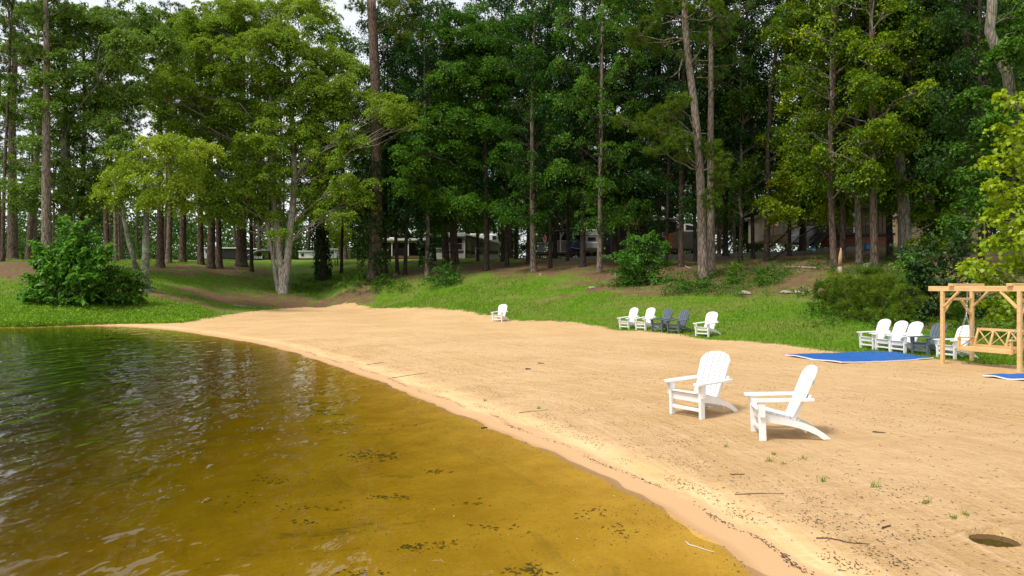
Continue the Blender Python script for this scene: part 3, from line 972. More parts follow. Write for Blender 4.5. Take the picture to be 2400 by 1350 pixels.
# ------------------------------------------------------------------ leaves, needles, crowns
LM = {
    'yellowgreen': leaf_mat('yellow_green_leaves', (.115, .20, .012), (.34, .465, .040), warm=(.46, .40, .02), warm_at=.95, gloss=.012, trans=.45),
    'mid':         leaf_mat('mid_green_leaves', (.022, .075, .006), (.092, .215, .016), gloss=.012),
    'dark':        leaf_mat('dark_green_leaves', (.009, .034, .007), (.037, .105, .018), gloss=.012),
    'grey':        leaf_mat('soft_green_leaves', (.07, .145, .022), (.205, .325, .045), warm=(.36, .33, .03), warm_at=.95, gloss=.012),
    'tulip':       leaf_mat('bright_tulip_leaves', (.045, .115, .004), (.205, .315, .010), warm=(.55, .36, .02), warm_at=.93, gloss=.012),
    'sycamore':    leaf_mat('gold_green_sycamore_leaves', (.12, .22, .006), (.31, .43, .012), warm=(.46, .42, .02), warm_at=.95, trans=.4, gloss=.02),
    'shrub':       leaf_mat('shrub_leaves', (.030, .115, .008), (.125, .30, .022), gloss=.02),
    'shore':       leaf_mat('bright_shore_shrub_leaves', (.05, .15, .010), (.17, .37, .028), gloss=.02),
    'needle':      leaf_mat('pine_needles', (.024, .062, .010), (.085, .150, .020), trans=.2, gloss=.01),
    'needle_l':    leaf_mat('young_pine_needles', (.050, .105, .006), (.165, .245, .018), trans=.25, gloss=.01),
    'ivy':         leaf_mat('ivy_leaves', (.006, .026, .004), (.030, .085, .012), gloss=.03),
    'weed':        leaf_mat('shore_weeds', (.09, .20, .010), (.29, .46, .030), gloss=.015),
    'grass':       leaf_mat('grass_blades', (.065, .165, .006), (.195, .34, .016), gloss=.01),
    'far':         leaf_mat('far_leaves', (.050, .100, .024), (.13, .21, .05), gloss=.0),
}
BK = {
    'pine':  bark_mat('pine_bark', (.040, .027, .020), (.160, .115, .085), 7.0),
    'pine_grey': bark_mat('weathered_pine_bark', (.070, .055, .043), (.27, .215, .165), 7.0),
    'dark':  bark_mat('dark_bark', (.022, .018, .014), (.085, .066, .050), 7.0),
    'grey':  bark_mat('grey_green_bark', (.085, .083, .060), (.20, .195, .15), 5.0, (1, 1, .5), lichen=(.21, .24, .155)),
    'white': bark_mat('pale_maple_bark', (.16, .135, .11), (.40, .36, .31), 5.0, (1, 1, .3)),
    'tan':   bark_mat('tulip_tree_bark', (.10, .085, .065), (.33, .29, .235), 8.0, (1, 1, .16)),
    'twig':  bark_mat('bare_twig_bark', (.14, .125, .10), (.30, .27, .22), 6.0, (1, 1, 1)),
}

def unit(v):
    return v / (np.linalg.norm(v, axis=-1, keepdims=True) + 1e-9)

class Leaves:
    def __init__(s):
        s.c = []; s.n = []; s.sz = []; s.t = []
    def spray(s, r, c, rad, n, size, normal, tint, flat=.28, droop=.35, jit=.85):
        g = r.normal(0, .5, (n, 3)); 
        q = np.hypot(g[:, 0], g[:, 1])
        nrm = np.asarray(normal, float); nrm = nrm / np.linalg.norm(nrm)
        a = np.cross(nrm, [0.3, 1, 0.1]); a /= np.linalg.norm(a); b = np.cross(nrm, a)
        p = c + rad * (g[:, :1] * a + g[:, 1:2] * b + (g[:, 2:3] * flat) * nrm)
        p[:, 2] -= rad * droop * q * q
        nn = unit(nrm + r.normal(0, jit, (n, 3)) + .35 * (p - c) / rad)
        s.c.append(p); s.n.append(nn)
        s.sz.append(size * r.uniform(.6, 1.25, n))
        s.t.append(np.clip(tint + r.normal(0, .17, n), 0, .92) * (1) + (r.random(n) < .02) * .2)
    def arrays(s):
        return np.concatenate(s.c), np.concatenate(s.n), np.concatenate(s.sz), np.clip(np.concatenate(s.t), 0, 1)
    def geom(s, r, aspect=.62, fold=.12):
        c, n, sz, t = s.arrays()
        N_ = len(c)
        ref = unit(r.normal(0, 1, (N_, 3)))
        a = unit(np.cross(n, ref)); b = np.cross(n, a)
        h = sz[:, None] * .5
        V = np.empty((N_, 4, 3))
        V[:, 0] = c - a * h
        V[:, 1] = c + b * h * aspect + n * h * fold * 2 - a * h * .15
        V[:, 2] = c + a * h
        V[:, 3] = c - b * h * aspect + n * h * fold * 2 - a * h * .15
        return V.reshape(-1, 3), N_, t

LOBE5 = [(-.50, 0), (-.42, .20), (-.30, .48), (-.05, .30), (.08, .52), (.20, .22), (.50, 0), (.20, -.22), (.08, -.52), (-.05, -.30), (-.30, -.48), (-.42, -.20)]

def leaves_object(name, L_, r, mat, parent, tubes=None, bark=None, aspect=.62, lobed=False):
    if lobed:
        c, n, sz, t = L_.arrays()
        N_ = len(c)
        down = np.array([0, 0, -1.0]) + r.normal(0, .45, (N_, 3))
        b = unit(np.cross(n, unit(down))); a = np.cross(b, n)
        K = len(LOBE5)
        lo = np.array(LOBE5)
        V = c[:, None, :] + sz[:, None, None] * (lo[None, :, :1] * a[:, None, :] + lo[None, :, 1:] * b[:, None, :] + (np.abs(lo[None, :, 1:]) * .25 - lo[None, :, :1] ** 2 * .3) * n[:, None, :])
        V = V.reshape(-1, 3)
        per = K
    else:
        V, N_, t = L_.geom(r, aspect)
        per = 4
    loops = np.arange(N_ * per); starts = np.arange(N_) * per
    mi = None
    if tubes is not None and len(tubes.f):
        tv = np.array(tubes.v); tf = tubes.f
        base = len(V)
        V = np.vstack([V, tv])
        tl = np.concatenate([np.array(f) for f in tf]) + base
        ts = np.cumsum([0] + [len(f) for f in tf[:-1]]) + len(loops)
        loops = np.concatenate([loops, tl]); starts = np.concatenate([starts, ts])
        mi = np.concatenate([np.zeros(N_), np.ones(len(tf))])
        t = np.concatenate([t, np.zeros(len(tf))])
    me = np_mesh(name, V, loops, starts, None, t, mi)
    mats = [mat] + ([bark] if tubes is not None else [])
    if parent == 'mesh':
        for m in mats: me.materials.append(m)
        return me
    return link(name, me, mats, parent)

def needles_geom(centers, dirs, r, n_per, length, width):
    """tufts of needles"""
    T = len(centers)
    d = unit(np.repeat(dirs, n_per, 0) * .75 + unit(r.normal(0, 1, (T * n_per, 3))))
    c = np.repeat(centers, n_per, 0) + r.normal(0, .03, (T * n_per, 3))
    ln = length * r.uniform(.7, 1.2, (T * n_per, 1))
    w = unit(np.cross(d, r.normal(0, 1, (T * n_per, 3)))) * width * .5
    V = np.empty((T * n_per, 3, 3))
    V[:, 0] = c - w; V[:, 1] = c + w; V[:, 2] = c + d * ln
    V[:, 2, 2] -= ln[:, 0] * .08
    return V.reshape(-1, 3), T * n_per

def curve_pts(a, b, r, n=5, sag=.1, wob=.05):
    a = np.array(a, float); b = np.array(b, float)
    Lg = np.linalg.norm(b - a)
    out = []
    for i in range(n):
        t = i / (n - 1)
        p = a * (1 - t) + b * t
        p = p + np.array([0, 0, 1]) * sag * Lg * math.sin(math.pi * t)
        if 0 < i < n - 1:
            p = p + r.normal(0, wob * Lg, 3) * np.array([1, 1, .6])
        out.append(p)
    return out

def blob_leaves(L_, r, blobs, leaf, per, dens, tubes=None, stem=None, limb_r=.05, spray=(.35, .85), tint=.45, tint_sd=.16, upb=.45, center=None):
    """blobs: (x,y,z, rx,ry,rz[,tint shift]).  stem: list of points the limbs spring from"""
    for bl in blobs:
        c = np.array(bl[:3], float); R = np.array(bl[3:6], float)
        ts = bl[6] if len(bl) > 6 else 0
        n = max(3, int(dens * (R[0] * R[1] * R[2]) ** (2 / 3)))
        d = unit(r.normal(0, 1, (n, 3)))
        rad = r.random(n) ** .45 * r.uniform(.75, 1.35, n)
        pts = c + d * R * rad[:, None]
        for k in range(n):
            nrm = d[k] * np.array([.45, .45, .3]) + np.array([0, -.12, upb])
            L_.spray(r, pts[k], r.uniform(*spray), int(per * r.uniform(.6, 1.4)), leaf, nrm, tint + ts + r.normal(0, tint_sd))
        if tubes is not None and stem is not None:
            S = np.array(stem, float)
            cand = S[S[:, 2] < c[2] + .2]
            if len(cand) == 0: cand = S[:1]
            dd = np.linalg.norm(cand[:, :2] - c[:2], axis=1) * .8 + np.abs(cand[:, 2] - c[2] + .45 * np.linalg.norm(cand[:, :2] - c[:2], axis=1))
            s0 = cand[np.argmin(dd)]
            lg = np.linalg.norm(c - s0)
            lr = limb_r * (.5 + .12 * lg)
            cp = curve_pts(s0, c + (c - s0) * .15, r, 6, .06, .035)
            tubes.tube(cp, [lr * (1 - .75 * i / 5) for i in range(6)], 5, cap=False)
            for k in range(min(n, 5)):
                tubes.tube(curve_pts(cp[3 + k % 2], pts[k], r, 4, .04, .06), [lr * .35, lr * .28, lr * .2, lr * .12], 4, cap=False)

# crown models shared by the trees of the wood (origin on the trunk axis at the lowest limb)
def broad_crown(name, seed, Hc, R, leafm, barkm, nl=34, leaf=.175, per=60, dens=9, flat=.42, prof=None):
    r = np.random.default_rng(seed)
    L_ = Leaves(); tb = MB()
    stem = [(r.normal(0, .08), r.normal(0, .08), z) for z in np.linspace(0, Hc, 26)]
    tb.tube(stem, [.13 * (1 - .85 * i / 25) for i in range(26)], 6, cap=False)
    blobs = []
    for i in range(nl):
        t = (i + r.random()) / nl
        pr = prof(t) if prof else (math.sin(math.pi * min(1, .18 + .82 * t)) ** .6 * .85 + .15)
        az = i * 2.39996 + r.normal(0, .4)
        ln = R * pr * r.uniform(.55, 1.05)
        z = t * Hc + r.normal(0, .3) + .18 * ln
        bs = r.uniform(.6, 1.4)
        blobs.append((math.cos(az) * ln, math.sin(az) * ln, z, 1.25 * bs, 1.25 * bs, 1.25 * bs * flat, r.normal(0, .1)))
        if ln > 2.2:
            blobs.append((math.cos(az + .25) * ln * .5, math.sin(az + .25) * ln * .5, z - .1 * ln, 1.0 * bs, 1.0 * bs, .8 * bs * flat, r.normal(0, .1) - .05))
    blob_leaves(L_, r, blobs, leaf, per, dens, tb, stem, .055)
    return leaves_object(name, L_, r, leafm, 'mesh', tb, barkm)

def pine_crown(name, seed, Hc, R, needm, barkm, nb=30, tufts=14, per=34, length=.36, width=.030, prof=None):
    r = np.random.default_rng(seed)
    tb = MB()
    stem = [(r.normal(0, .05), r.normal(0, .05), z) for z in np.linspace(0, Hc, 20)]
    tb.tube(stem, [.12 * (1 - .8 * i / 19) for i in range(20)], 6, cap=False)
    C = []; D = []; T = []
    for i in range(nb):
        t = (i + r.random()) / nb
        pr = prof(t) if prof else (1 - .62 * t)
        az = i * 2.39996 + r.normal(0, .5)
        ln = R * pr * r.uniform(.6, 1.1)
        z = t * Hc
        e = np.array([math.cos(az) * ln, math.sin(az) * ln, z + ln * r.uniform(.1, .4)])
        cp = curve_pts((0, 0, z), e, r, 6, -.06, .03)
        tb.tube(cp, [.05 * (1 - .14 * k) for k in range(6)], 5, cap=False)
        tn = r.normal(.45, .15)
        for k in range(tufts):
            s = r.uniform(.45, 1.05)
            p = np.array(cp[0]) * (1 - s) + e * s + r.normal(0, .36, 3) * np.array([1, 1, .55]) * (.5 + .5 * ln / R)
            if k % 3 == 0:
                tb.tube(curve_pts(cp[3], p, r, 3, .05, .04), [.016, .013, .009], 3, cap=False)
            C.append(p); D.append(unit(np.array([e[0], e[1], ln * .9])) + r.normal(0, .25, 3)); T.append(tn + r.normal(0, .1))
    V, n = needles_geom(np.array(C), np.array(D), r, per, length, width)
    tint = np.clip(np.repeat(np.array(T), per) + r.normal(0, .15, n), 0, 1)
    tv = np.array(tb.v)
    loops = np.arange(n * 3); starts = np.arange(n) * 3
    tl = np.concatenate([np.array(f) for f in tb.f]) + len(V)
    ts = np.cumsum([0] + [len(f) for f in tb.f[:-1]]) + len(loops)
    me = np_mesh(name, np.vstack([V, tv]), np.concatenate([loops, tl]), np.concatenate([starts, ts]), None,
                 np.concatenate([tint, np.zeros(len(tb.f))]), np.concatenate([np.zeros(n), np.ones(len(tb.f))]))
    me.materials.append(needm); me.materials.append(barkm)
    return me

CROWN = {
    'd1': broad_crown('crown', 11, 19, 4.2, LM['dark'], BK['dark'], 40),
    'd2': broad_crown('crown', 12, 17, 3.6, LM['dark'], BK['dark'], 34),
    'm1': broad_crown('crown', 13, 19, 4.4, LM['mid'], BK['dark'], 40),
    'm2': broad_crown('crown', 14, 16, 3.8, LM['mid'], BK['dark'], 32),
    'g1': broad_crown('crown', 15, 14, 4.6, LM['grey'], BK['grey'], 30, flat=.42),
    't1': broad_crown('crown', 16, 17, 4.2, LM['tulip'], BK['tan'], 34, leaf=.185),
    'p1': pine_crown('crown', 21, 11, 4.2, LM['needle'], BK['pine'], 30),
    'p2': pine_crown('crown', 22, 9, 3.6, LM['needle'], BK['pine'], 24),
    'p3': pine_crown('crown', 23, 13, 3.4, LM['needle'], BK['pine'], 26, tufts=11),
}

def stem_line(base, pts_px, Y, top_z, r, wob=.06):
    """trunk centre line from the ground through given picture points at depth Y to a top height"""
    pts = [(base.x, base.y, base.z - .15)]
    for (u, v) in pts_px:
        q = Q(u, v, Y); pts.append((q.x, q.y + r.normal(0, .15), q.z))
    a = np.array(pts[-2]); b = np.array(pts[-1])
    if b[2] < top_z:
        dr = (b - a) / max(.1, (b[2] - a[2]))
        e = b + dr * (top_z - b[2]) * np.array([.6, .6, 1])
        pts.append(tuple(e))
    # densify
    out = []
    P_ = np.array(pts)
    cr = catmull(P_, max(2, int(14 / (len(P_) - 1))))
    for i, p in enumerate(cr):
        j = 0 if i in (0, len(cr) - 1) else wob
        out.append(p + r.normal(0, j, 3) * np.array([1, 1, .1]))
    return np.array(out)

def trunk_mesh(mb, line, r0, r1, n=10, flare=.45):
    z0 = line[0][2]
    rs = []
    Hh = line[-1][2] - z0
    for p in line:
        t = (p[2] - z0) / Hh
        rs.append((r0 * (1 - t) + r1 * t) * (1 + flare * math.exp(-(p[2] - z0) / .45)))
    # an extra ring near the ground for the flare
    l2 = np.insert(line, 1, line[0] * .6 + line[1] * .4, 0); l2 = np.insert(l2, 1, line[0] * .85 + line[1] * .15, 0)
    rs2 = [r0 * (1 + flare), r0 * (1 + flare * .7), r0 * (1 + flare * .25)] + rs[1:]
    mb.tube([Vector(p) for p in l2], rs2, n)

NTREE = [0]
def wood_tree(name, u, v, w_px, label, group, crown, cbase, bark='pine', top=25.0, lean=0.0, cs=1.0, base=None, bend=None):
    NTREE[0] += 1
    r = np.random.default_rng(1000 + NTREE[0])
    b = base if base is not None else P(u, v)
    root = empty(name, b, 0, label, 'tree', group)
    Y = b.y
    tz = b.z + top * r.uniform(.95, 1.08)
    r0 = w_px / 2 / FPX * Y
    mids = []
    for k, t in enumerate((.3, .6, .85)):
        zz_ = b.z + (tz - b.z) * t
        off = lean / FPX * Y * t + (bend or 0) * math.sin(math.pi * t) + r.normal(0, .09)
        mids.append((b.x + off, b.y + r.normal(0, .12), zz_))
    line = np.array([(b.x, b.y, b.z - .15)] + mids + [(b.x + lean / FPX * Y, b.y, tz)])
    line = catmull(line, 4)
    loc = line - np.array(b)
    mb = MB(); trunk_mesh(mb, loc, r0, r0 * .35, 10)
    # dead stubs below the crown
    for k in range(r.integers(0, 4)):
        z = r.uniform(.35, .95) * cbase if cbase > 2 else 2
        i = np.argmin(np.abs(loc[:, 2] - z)); p = loc[i]
        az = r.uniform(0, 6.28); ln = r.uniform(.4, 1.4)
        mb.tube(curve_pts(p, p + np.array([math.cos(az) * ln, math.sin(az) * ln, ln * r.uniform(-.2, .4)]), r, 4, .05, .06), [.035, .028, .02, .01], 4)
    mb.build('trunk', BK[bark], root, smooth=True)
    if crown:
        i = np.argmin(np.abs(loc[:, 2] - cbase)); p = loc[i]
        c = link('crown', CROWN[crown], (), root)
        c.location = (p[0], p[1], cbase)
        c.rotation_euler = (0, 0, r.uniform(0, 6.28))
        dx = loc[-1][0] - p[0]
        c.scale = (cs * r.uniform(.92, 1.1), cs * r.uniform(.92, 1.1), (tz - b.z - cbase + .8) / max(v_.co.z for v_ in CROWN[crown].vertices) if False else r.uniform(1.12, 1.35))
    return root

def picture_blobs(Y, lst, r, depth=1.0, thick=.8):
    """(u, v, ru, rv[, dY, tint]) -> ellipsoids standing at distance Y"""
    out = []
    for e in lst:
        u, v, ru, rv = e[:4]
        dy = e[4] if len(e) > 4 else r.normal(0, depth)
        ti = e[5] if len(e) > 5 else r.normal(0, .06)
        yy = Y + dy
        q = Q(u, v, yy)
        out.append((q.x, q.y, q.z, ru / FPX * yy, ru / FPX * yy * thick, rv / FPX * yy, ti))
    return out

def break_up(blobs, r, per=5, k=.52):
    """split big masses into clumps so that gaps and edges stay uneven; each clump keeps its mass's number"""
    out = []
    for bi, b in enumerate(blobs):
        c = np.array(b[:3]); R = np.array(b[3:6])
        n = max(3, int(per * 1.9 * (R[0] * R[2]) ** .6 / 1.3))
        for i in range(n):
            d = unit(r.normal(0, 1, 3)); q = c + d * R * r.random() ** .4 * 1.12
            s = r.uniform(.45, 1.15) * k
            rr = np.clip(R * s * np.array([1.15, 1.15, .8]), .35, 1.35)
            out.append((*q, rr[0], rr[1], min(rr[2], rr[0] * r.uniform(.25, .5)), b[6] + r.normal(0, .07), bi))
    return out

def limbs(tb, r, masses, clumps, stem, limb_r):
    """one limb from the stem into each mass, forking to its clumps"""
    S = np.array(stem, float)
    for bi, m in enumerate(masses):
        c = np.array(m[:3], float)
        hor = np.linalg.norm(S[:, :2] - c[:2], axis=1)
        cand = S[S[:, 2] < c[2] + .1]
        if len(cand) == 0: cand = S[:1]
        hor = np.linalg.norm(cand[:, :2] - c[:2], axis=1)
        s0 = cand[np.argmin(hor * .7 + np.abs(cand[:, 2] - c[2] + .5 * hor))]
        lg = np.linalg.norm(c - s0)
        lr = limb_r * (.45 + .09 * lg)
        cp = curve_pts(s0, c, r, 7, .07, .03)
        tb.tube(cp, [lr * (1 - .11 * i) for i in range(7)], 5, cap=False)
        for q in clumps:
            if q[7] == bi:
                e = np.array(q[:3]) + r.normal(0, .2, 3)
                tb.tube(curve_pts(cp[r.integers(3, 6)], e, r, 4, .06, .06), [lr * .38, lr * .3, lr * .2, lr * .1], 4, cap=False)

def hero_tree(name, label, stems, blobs_px, leafm, bark, Y, leaf=.18, per=46, dens=10, group=None, seed=1, tint=.5, limb_r=.06, dead=(), base=None, cat='tree', brk=True, depth=1.1, bpx=None):
    r = np.random.default_rng(seed)
    b = base if base is not None else P(*stems[0]['base'])
    root = empty(name, b, 0, label, cat, group)
    mb = MB(); allst = []
    for s in stems:
        bb = s.get('b3') or (P(*s['base']) if 'base' in s else None)
        ln = stem_line(bb, s['pts'], Y if 'Y' not in s else s['Y'], s.get('top', 20), r, s.get('wob', .05)) - np.array(b)
        trunk_mesh(mb, ln, s['w'] / 2 / FPX * Y, s.get('w1', s['w'] * .3) / 2 / FPX * Y, 10, s.get('flare', .4))
        allst.append(ln)
    for (pts, wd) in dead:
        pl = [np.array(Q(u, v, Y + r.normal(0, .1))) - np.array(b) for (u, v) in pts]
        mb.tube([Vector(p) for p in pl], [wd * (1 - .7 * i / (len(pl) - 1)) for i in range(len(pl))], 5)
    mb.build('trunk', BK[bark], root, smooth=True)
    bl = picture_blobs(Y, blobs_px, r, depth)
    bl = [(x - b.x, y - b.y, z - b.z, *rest) for (x, y, z, *rest) in bl]
    masses = bl
    bl = break_up(bl, r)
    L_ = Leaves(); tb = MB()
    limbs(tb, r, masses, bl, np.concatenate(allst), limb_r)
    blob_leaves(L_, r, bl, leaf * 1.08, int(per * 1.9), dens * 1.6, tint=tint)
    leaves_object('crown', L_, r, leafm, root, tb, BK[bark])
    return root
# ------------------------------------------------------------------ the trees that stand out, each after its place and look
# two-stemmed tree with grey-green bark on the left
hero_tree('shade_tree', 'two-stemmed tree with lichen-grey bark beside the leafy shore shrubs',
    [dict(base=(343, 683), pts=[(345, 600), (343, 480), (336, 400), (330, 350)], w=22, w1=4, top=12.8),
     dict(base=(338, 676), pts=[(318, 620), (300, 540), (285, 470), (262, 420)], w=14, w1=6, top=10, flare=.1)],
    [(340, 470, 30, 14), (410, 340, 30, 18), (270, 460, 30, 18), (310, 450, 36, 18), (285, 430, 45, 26), (330, 395, 55, 30), (390, 370, 60, 34), (300, 375, 42, 26), (420, 425, 55, 34), (350, 445, 55, 26), (455, 350, 45, 28), (380, 330, 40, 24), (430, 470, 34, 20)],
    LM['yellowgreen'], 'grey', P(343, 683).y, leaf=.165, per=46, dens=8.5, seed=41, tint=.40, depth=1.2)
# pale maple of three stems by the brown bank
hero_tree('maple_tree', 'pale-barked maple of three stems on the brown bank above the sand',
    [dict(base=(664, 688), pts=[(672, 620), (684, 520), (690, 420), (680, 250), (672, 60)], w=19, w1=8, top=26),
     dict(base=(660, 688), pts=[(660, 630), (651, 560), (638, 440), (632, 300), (640, 160)], w=16, w1=7, top=20),
     dict(base=(654, 686), pts=[(644, 630), (633, 570), (624, 520), (630, 440)], w=10, w1=5, top=13, flare=.1)],
    [(640, 400, 34, 24), (520, 370, 40, 24), (570, 350, 34, 20), (480, 500, 26, 14), (560, 510, 26, 12), (650, 450, 26, 18), (590, 440, 40, 26), (620, 480, 34, 22), (540, 480, 40, 20), (600, 400, 44, 28), (480, 400, 50, 32), (530, 430, 40, 28), (500, 455, 40, 22), (560, 470, 40, 22), (470, 480, 40, 20), (530, 505, 36, 16), (600, 500, 34, 16), (640, 500, 26, 14), (450, 420, 40, 24), (500, 430, 40, 24), (740, 500, 30, 18), (790, 460, 40, 24), (830, 500, 30, 16), (460, 300, 50, 28), (520, 310, 50, 30), (420, 215, 50, 30), (500, 120, 60, 40), (440, 90, 50, 34), (560, 30, 70, 40), (380, 60, 44, 30), (660, 270, 56, 34), (720, 310, 50, 30), (750, 350, 46, 28), (680, 390, 40, 26), (610, 470, 40, 24), (720, 440, 40, 26), (790, 500, 36, 18), (340, 225, 50, 26), (400, 200, 60, 34), (430, 150, 60, 34), (470, 240, 60, 36), (380, 265, 40, 24), (520, 190, 60, 40), (560, 270, 66, 44), (600, 130, 70, 44), (520, 80, 80, 44), (620, 40, 90, 40), (470, 50, 60, 36),
     (700, 90, 70, 48), (760, 130, 60, 44), (800, 215, 66, 36), (740, 250, 60, 40), (690, 190, 66, 40), (850, 260, 60, 30), (910, 250, 50, 28), (960, 295, 45, 24), (890, 300, 45, 22), (830, 310, 40, 22), (980, 250, 24, 14),
     (610, 330, 56, 38), (560, 360, 50, 34), (770, 380, 50, 40), (820, 430, 56, 36), (760, 460, 40, 26), (850, 470, 34, 22), (800, 340, 44, 28), (590, 420, 40, 28), (700, 330, 36, 26), (625, 210, 50, 34), (720, 20, 60, 34), (840, 160, 36, 26), (650, 545, 26, 9), (560, 470, 40, 24)],
    LM['yellowgreen'], 'white', P(660, 686).y, leaf=.185, per=44, dens=7, seed=42, tint=.74, depth=1.9,
    dead=[([(700, 385), (712, 415), (728, 455), (735, 480)], .06), ([(735, 480), (748, 512), (757, 530)], .035), ([(700, 385), (722, 372), (742, 400)], .03), ([(880, 370), (905, 335), (930, 318)], .05), ([(870, 385), (860, 420), (845, 440)], .04), ([(672, 130), (688, 150), (700, 180)], .03), ([(800, 262), (830, 270), (856, 282)], .04)])
# bright green tree in the middle
hero_tree('sweetgum_tree', 'bright green tree with a dark straight trunk before the white trailer annex',
    [dict(base=(1140, 634), pts=[(1139, 500), (1138, 330), (1136, 200)], w=14, w1=6, top=26)],
    [(1110, 130, 62, 40), (1060, 170, 60, 36), (1130, 210, 54, 40), (1040, 240, 56, 40), (1100, 280, 62, 42), (1010, 300, 50, 40), (1070, 350, 56, 36), (1120, 370, 46, 34), (1030, 400, 54, 34), (1100, 430, 56, 34), (1070, 480, 60, 30), (1140, 470, 44, 30), (1010, 470, 44, 26), (1120, 520, 36, 16), (1090, 60, 60, 40), (1150, 90, 44, 36), (1020, 530, 30, 16), (960, 420, 40, 34), (960, 350, 40, 34)],
    LM['mid'], 'dark', P(1140, 634).y, leaf=.18, per=46, dens=9, seed=43, tint=.62, depth=1.5)
# the tall leaning pine
def hero_pine(label, base, pts, w, w1, top, tufts, bark, seed, dead=(), per=46, name='pine_tree', needm=None, spacing=.42, group=None, length=.34):
    r = np.random.default_rng(seed)
    b = P(*base); Y = b.y
    root = empty(name, b, 0, label, 'tree', group)
    ln = stem_line(b, pts, Y, top, r, .03) - np.array(b)
    mb = MB(); trunk_mesh(mb, ln, w / 2 / FPX * Y, w1 / 2 / FPX * Y, 12, .25)
    for (pp, wd) in dead:
        pl = [np.array(Q(u, v, Y + r.normal(0, .08))) - np.array(b) for (u, v) in pp]
        mb.tube([Vector(p) for p in pl], [wd * (1 - .7 * i / (len(pl) - 1)) for i in range(len(pl))], 5)
    mb.build('trunk', BK[bark], root, smooth=True)
    C = []; D = []; T = []; tb = MB()
    for (u, v, ru, rv, dens) in tufts:
        dy = r.normal(0, .9)
        c = np.array(Q(u, v, Y + dy)) - np.array(b)
        R = np.array([ru, ru * .8, rv]) / FPX * Y
        n = int(dens * 44 * (R[0] * R[1] * R[2]) ** (2 / 3)) + 6
        cand = ln[ln[:, 2] < c[2] + .1]
        if len(cand) == 0: cand = ln[:1]
        s0 = cand[np.argmin(np.abs(cand[:, 2] - c[2] + .25 * np.abs(cand[:, 0] - c[0])))]
        cp = curve_pts(s0, c, r, 6, -.03, .03)
        tb.tube(cp, [.07 * (1 - .14 * k) for k in range(6)], 5, cap=False)
        tn = r.normal(.5, .12)
        for k in range(n):
            d = unit(r.normal(0, 1, 3)); p = c + d * R * r.random() ** .4
            if k % 3 == 0: tb.tube(curve_pts(cp[4], p, r, 3, .03, .04), [.02, .015, .01], 3, cap=False)
            C.append(p); D.append(d * .6 + np.array([0, 0, .7])); T.append(tn + r.normal(0, .1))
    V, n = needles_geom(np.array(C), np.array(D), r, per, length, .034)
    tint = np.clip(np.repeat(np.array(T), per) + r.normal(0, .14, n), 0, 1)
    loops = np.arange(n * 3); starts = np.arange(n) * 3
    tl = np.concatenate([np.array(f) for f in tb.f]) + len(V)
    ts = np.cumsum([0] + [len(f) for f in tb.f[:-1]]) + len(loops)
    me = np_mesh('crown', np.vstack([V, np.array(tb.v)]), np.concatenate([loops, tl]), np.concatenate([starts, ts]), None,
                 np.concatenate([tint, np.zeros(len(tb.f))]), np.concatenate([np.zeros(n), np.ones(len(tb.f))]))
    link('crown', me, [needm or LM['needle_l'], BK[bark]], root)
    return root
hero_pine('tall leaning pine with a thick pale trunk and low needle sprays above the bank', (1647, 655),
    [(1646, 520), (1640, 400), (1626, 240), (1610, 90), (1604, 0)], 23, 12, 27,
    [(1530, 55, 34, 22, 1), (1500, 100, 36, 26, 1), (1545, 110, 30, 22, 1), (1480, 80, 26, 20, 1), (1560, 10, 44, 18, 1), (1640, 15, 50, 20, 1), (1690, 40, 40, 26, .9), (1650, 90, 30, 22, 1), (1590, 235, 34, 14, 1), (1570, 262, 40, 18, 1), (1530, 275, 44, 20, 1), (1500, 300, 34, 22, 1), (1560, 310, 44, 18, 1), (1590, 330, 34, 20, 1), (1545, 350, 34, 18, 1), (1600, 370, 26, 14, 1), (1665, 345, 26, 26, 1), (1690, 385, 26, 30, 1), (1680, 430, 30, 26, 1), (1665, 470, 24, 24, 1), (1450, 285, 22, 14, 1)],
    'pine_grey', 44, dead=[([(1600, 138), (1592, 165), (1578, 178), (1570, 182)], .07), ([(1592, 165), (1591, 195)], .04), ([(1630, 155), (1645, 151), (1662, 152)], .05), ([(1632, 182), (1655, 182), (1672, 192)], .05), ([(1596, 42), (1578, 40), (1560, 36)], .05), ([(1640, 313), (1655, 313), (1663, 325)], .05)])
# tall pine of the ivy group, left of the middle
hero_pine('tall straight pine with a bare upper trunk rising behind the ivy-covered base', (876, 657),
    [(884, 500), (883, 330), (880, 180), (874, 60), (870, 0)], 30, 21, 27,
    [(950, 20, 40, 24, 1), (985, 60, 40, 26, 1), (930, 65, 30, 18, .9), (1000, 20, 36, 20, 1), (960, 90, 34, 16, 1), (1030, 75, 22, 16, 1), (830, 10, 30, 18, .8), (905, 10, 24, 16, .9)],
    'pine', 45, dead=[([(876, 85), (900, 68), (935, 55), (955, 40)], .10), ([(872, 82), (858, 60), (846, 45)], .09)])
